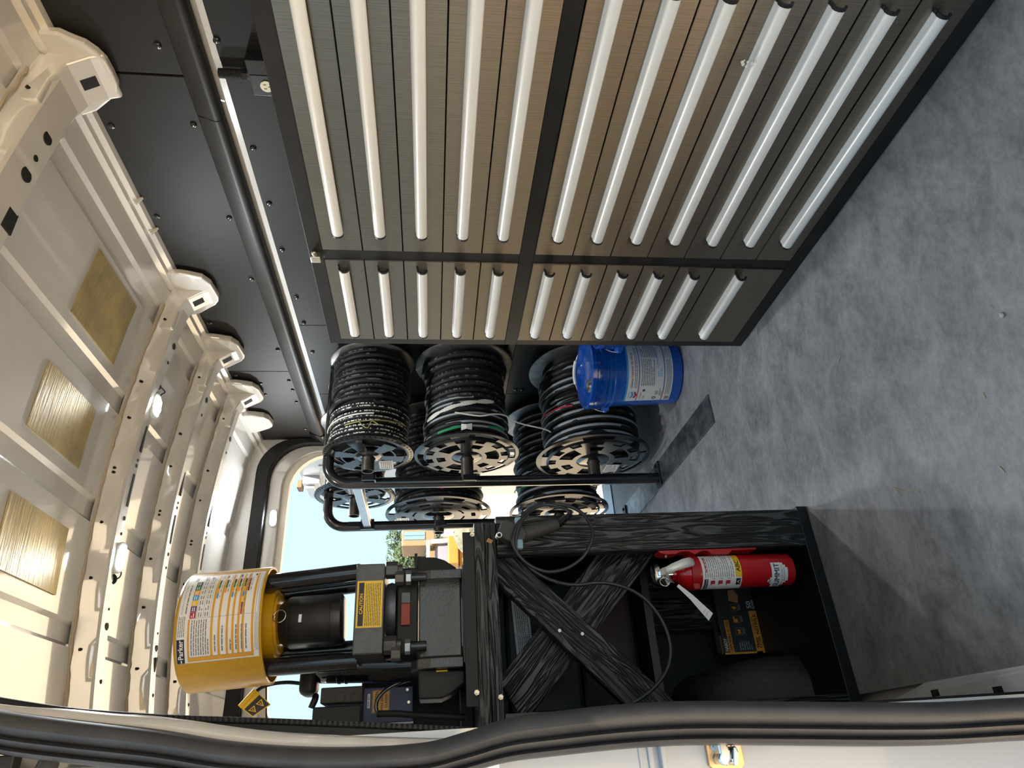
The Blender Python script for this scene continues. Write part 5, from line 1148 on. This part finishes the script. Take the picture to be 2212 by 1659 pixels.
def pad(label, xa_, xb_, y0, y1):
    m = MB(); nx = 6; vs = []; fs = []
    for i in range(nx + 1):
        x = xa_ + (xb_ - xa_) * i / nx; z = zroof(x) - 0.001
        vs += [(x, y0, z), (x, y1, z), (x, y0, z - 0.003), (x, y1, z - 0.003)]
    for i in range(nx):
        o = 4 * i; fs += [(o, o + 1, o + 5, o + 4), (o + 2, o + 6, o + 7, o + 3), (o, o + 4, o + 6, o + 2), (o + 1, o + 3, o + 7, o + 5)]
    fs += [(0, 2, 3, 1), (4 * nx, 4 * nx + 1, 4 * nx + 3, 4 * nx + 2)]
    m._add(vs, fs); return tag(m.build('damping_pad', pad_m), label, 'pad', 'sound damping pads on the roof')
pad('bronze sound damping pad on the roof, closest to the drawer cabinet', 1.190, 1.420, 1.675, 1.967)
pad('bronze sound damping pad on the roof, middle one of three', 0.828, 1.022, 1.667, 1.960)
pad('ridged bronze sound damping pad on the roof, closest to the side door', 0.470, 0.655, 1.680, 1.985)

oc = thing('power_outlet', 'black socket box on a ribbed conduit above the cabinet', 'outlet', (1.62, 1.209, 1.43))
m = MB(); m.cyl((1.632, 1.206, 1.556), (1.632, 1.206, 1.494), 0.011, n=14)
for i in range(15): m.ring((1.632, 1.206, 1.554 - i * 0.0042), (0, 0, 1), 0.0115, 0.0017, 16, 6)
m.build('conduit', black_rubber, oc, smooth=60)
m = MB(); hexnut(m, (1.632, 1.206, 1.496), (0, 0, -1), 0.016, 0.014); m.cyl((1.632, 1.206, 1.482), (1.632, 1.206, 1.472), 0.014, n=20); m.build('conduit_nut', black_gloss, oc)
m = MB(); m.box(1.605, 1.65, 1.144, 1.249, 1.40, 1.474); m.build('box', black_gloss, oc, bevel=0.002)
m = MB(); m.box(1.603, 1.606, 1.186, 1.242, 1.405, 1.470); fp = m.build('face_plate', black_plastic, oc, bevel=0.001)
m = MB(); m.lathe([(0, 0), (0.0165, 0), (0.0165, 0.002), (0, 0.002)], 24, Matrix.Translation((1.6025, 1.217, 1.432)) @ Matrix.Rotation(-PI / 2, 4, 'Y')); m.build('receptacle', cream_plastic, fp)
for dy, dz, hz in ((-.006, .004, .004), (.006, .004, .004), (0, -.007, .0025)): m = MB(); m.box(1.600, 1.6008, 1.217 + dy - .001, 1.217 + dy + .001, 1.432 + dz - hz, 1.432 + dz + hz); m.build('slot', ink_black, fp)

# ================================================================ BITS ON THE FLOOR
p = atZ(2167, 681); m = MB(); m.sphere((p.x, p.y, 0.0032), 0.005, 8, 6, (1.2, 0.9, 0.65)); tag(m.build('pebble', mat('pebble', (0.42, 0.40, 0.35), 0.8)), 'pale pebble lying alone on the rubber floor', 'stone')
a, b_, c = atZ(1931, 1053), atZ(1950, 1060), atZ(1987, 1061)
m = MB(); m.tube([(a.x, a.y, .002), (b_.x, b_.y, .003), (c.x, c.y, .002)], 0.0007, 6); q0, q1 = atZ(1935, 1056), atZ(1948, 1070); m.tube([(q0.x, q0.y, .002), (q1.x, q1.y, .0015)], 0.0006, 6); st_ = m.build('straw', straw); tag(st_, 'dry forked grass stalk on the open floor', 'straw')
for (a, b_), lb_ in ((((2160, 1008), (2171, 1020)), 'short dry stalk on the floor nearest the open door'), (((1812, 785), (1817, 770)), 'tiny straw crumb near the middle of the floor'), (((2124, 848), (2130, 860)), 'curled straw bit on the floor below the pebble')):
    p, q = atZ(*a), atZ(*b_); m = MB(); m.tube([(p.x, p.y, .0012), ((p.x + q.x) / 2 + .002, (p.y + q.y) / 2, .0018), (q.x, q.y, .0012)], 0.0009, 6); tag(m.build('straw', straw), lb_, 'straw', 'straw bits on the floor')
random.seed(21); m = MB()
for i in range(150):
    x, y = random.uniform(0.3, 1.1), random.uniform(0.5, 3.3)
    if (x < 0.56 and 1.6 < y < 2.2) or (x > 0.98 and y > 2.0): continue
    m.sphere((x, y, 0.0008), random.uniform(0.0005, 0.0014), 5, 3)
gr = tag(m.build('grit', mat('grit', (0.36, 0.34, 0.31), 0.9)), 'pale grit scattered over the rubber floor', 'grit'); gr['kind'] = 'stuff'

# ================================================================ OUTSIDE
def pbox(mb, x0, x1, y0, y1, Y, dep):
    a_, b_ = atY(x1, y1, Y), atY(x0, y0, Y); mb.box(a_.x, b_.x, Y, Y + dep, a_.z, b_.z)
c = atY(960, 1185, 27.5)
t = thing('excavator', 'yellow excavator with a tan cab parked beyond the rear door', 'excavator', (c.x, 27.5, -0.62))
def xpart(nm, m_, mt_, par, bv=0.05): return m_.build(nm, mt_, par, bevel=bv)
m = MB(); pbox(m, 868, 940, 1142, 1178, 27.0, 1.6); cabm = xpart('cab', m, machine_tan, t)
for q in ((873, 918, 1149, 1156), (873, 918, 1158, 1165)):
    m = MB(); pbox(m, *q, 26.97, 0.03); m.build('cab_window', sky_glass, cabm)
m = MB(); pbox(m, 926, 968, 1168, 1218, 27.4, 2.0); xpart('engine_body', m, machine_tan, t)
m = MB(); pbox(m, 921, 929, 1166, 1206, 26.6, 0.25); xpart('boom', m, zinc, t, 0.03)
a, b_ = atY(930, 1170, 26.7), atY(968, 1168, 26.7); m = MB(); m.cyl(a, b_, 0.10, n=14); m.build('lift_ram', zinc, t)
c = atY(962, 1194, 26.9); m = MB(); m.cyl((c.x, 26.85, c.z), (c.x, 27.35, c.z), 0.42, n=28); m.build('wheel', machine_grey, t, bevel=0.06)
m = MB(); pbox(m, 967, 991, 1157, 1217, 26.4, 1.0); xpart('bucket', m, machine_yellow, t)
m = MB(); pbox(m, 991, 1004, 1168, 1224, 26.8, 0.6); xpart('blade', m, machine_yellow, t)
for px in (1146, 1200):
    m = MB(); a_ = atY(1000, px, 27.2); m.box(a_.x - 0.35, a_.x + 0.35, 27.4, 29.6, -0.62, 0.05); m.build('track', machine_grey, t, bevel=0.15)
def loader(label, ox, oy):
    t = thing('added_skid_loader', label, 'loader', (ox, oy, -0.62))
    m = MB(); m.box(ox - 0.6, ox + 0.6, oy - 0.9, oy + 0.9, -0.35, 0.35); m.build('body', machine_yellow, t, bevel=0.08)
    m = MB(); m.box(ox - 0.5, ox + 0.5, oy - 0.4, oy + 0.6, 0.36, 1.35); m.build('cab', machine_grey, t, bevel=0.08)
    for sx in (-1, 1):
        for sy2 in (-1, 1):
            m = MB(); m.cyl((ox + sx * 0.62, oy + sy2 * 0.55, -0.3), (ox + sx * 0.85, oy + sy2 * 0.55, -0.3), 0.32, n=24); m.build('wheel', machine_grey, t, bevel=0.04)
        m = MB(); m.box(ox + sx * 0.62 - 0.06, ox + sx * 0.62 + 0.06, oy - 1.5, oy + 0.8, 0.45, 0.6); m.build('lift_arm', machine_yellow, t, bevel=0.02)
    m = MB(); m.box(ox - 0.85, ox + 0.85, oy - 1.9, oy - 1.3, -0.6, 0.0); m.build('bucket', machine_yellow, t, bevel=0.05)
    return t
loader('unseen yellow skid loader added outside the side door for its reflection in the drawer fronts', -3.0, 1.7)  # out of view, put in to give the drawers a yellow reflection
def tree(label, x, y, z0, h, r, seed):
    t = thing('tree', label, 'tree', (x, y, -0.62), 'trees beyond the van'); rnd = random.Random(seed)
    m = MB(); m.tube([(x, y, -0.62), (x + .1, y, h * 0.3), (x - .05, y, h * 0.75)], [0.16, 0.12, 0.05], 8); m.build('trunk', bark, t)
    m = MB(); vs = []; fs = []
    blobs = [(rnd.uniform(-.7, .7) * r, rnd.uniform(-.7, .7) * r, z0 + rnd.uniform(.1, .9) * (h - z0), rnd.uniform(.3, .5) * r) for _ in range(16)]
    for i in range(3200):
        bx, by, bz, br = blobs[i % 16]; th, ph = rnd.uniform(0, 6.28), math.acos(rnd.uniform(-1, 1)); q = br * rnd.uniform(.7, 1.08)
        c = Vector((x + bx + q * math.sin(ph) * math.cos(th), y + by + q * math.sin(ph) * math.sin(th), bz + q * math.cos(ph) * .8)); e1 = Vector((rnd.uniform(-1, 1), rnd.uniform(-1, 1), rnd.uniform(-1, 1))).normalized(); e2 = e1.orthogonal().normalized(); s_ = rnd.uniform(.07, .15)
        o = len(vs); vs += [c - e1 * s_, c - e2 * s_ * .5, c + e1 * s_, c + e2 * s_ * .5]; fs.append((o, o + 1, o + 2, o + 3))
    m._add(vs, fs); m.build('foliage', leaf, t); return t
p = atY(885, 1208, 38.0); tree('green leafy tree beside the excavator cab, beyond the rear door', p.x, 38.0, 0.2, 3.0, 1.5, 3)
p = atY(868, 1168, 42.0); tree('green leafy tree rising behind the excavator cab', p.x, 42.0, 0.6, 3.6, 1.7, 4)
tree('unseen green leafy tree added outside the side door for its reflection in the drawers', -9.0, 4.5, 0.5, 5.0, 2.4, 5)  # out of view, put in for the green reflection on the drawers
random.seed(31)
for i, (px, py, s_, lb_) in enumerate(((1000, 1150, .55, 'largest pale boulder on the sand, rightmost beyond the rear door'), (1004, 1186, .32, 'small rough boulder on the sand under the yellow bucket'), (1004, 1128, .40, 'pale boulder on the sand behind the hose rack post'))):
    p = atY(px, py, 23.0); m = MB(); m.sphere((p.x, 23.0 + i * 1.2, -0.62 + s_ * .6), s_, 12, 8, (1.15, 1, .85))
    m.v = [v + Vector((random.uniform(-1, 1), random.uniform(-1, 1), random.uniform(-1, 1))) * s_ * .10 for v in m.v]
    tag(m.build('boulder', rock), lb_, 'rock', 'boulders beyond the van')
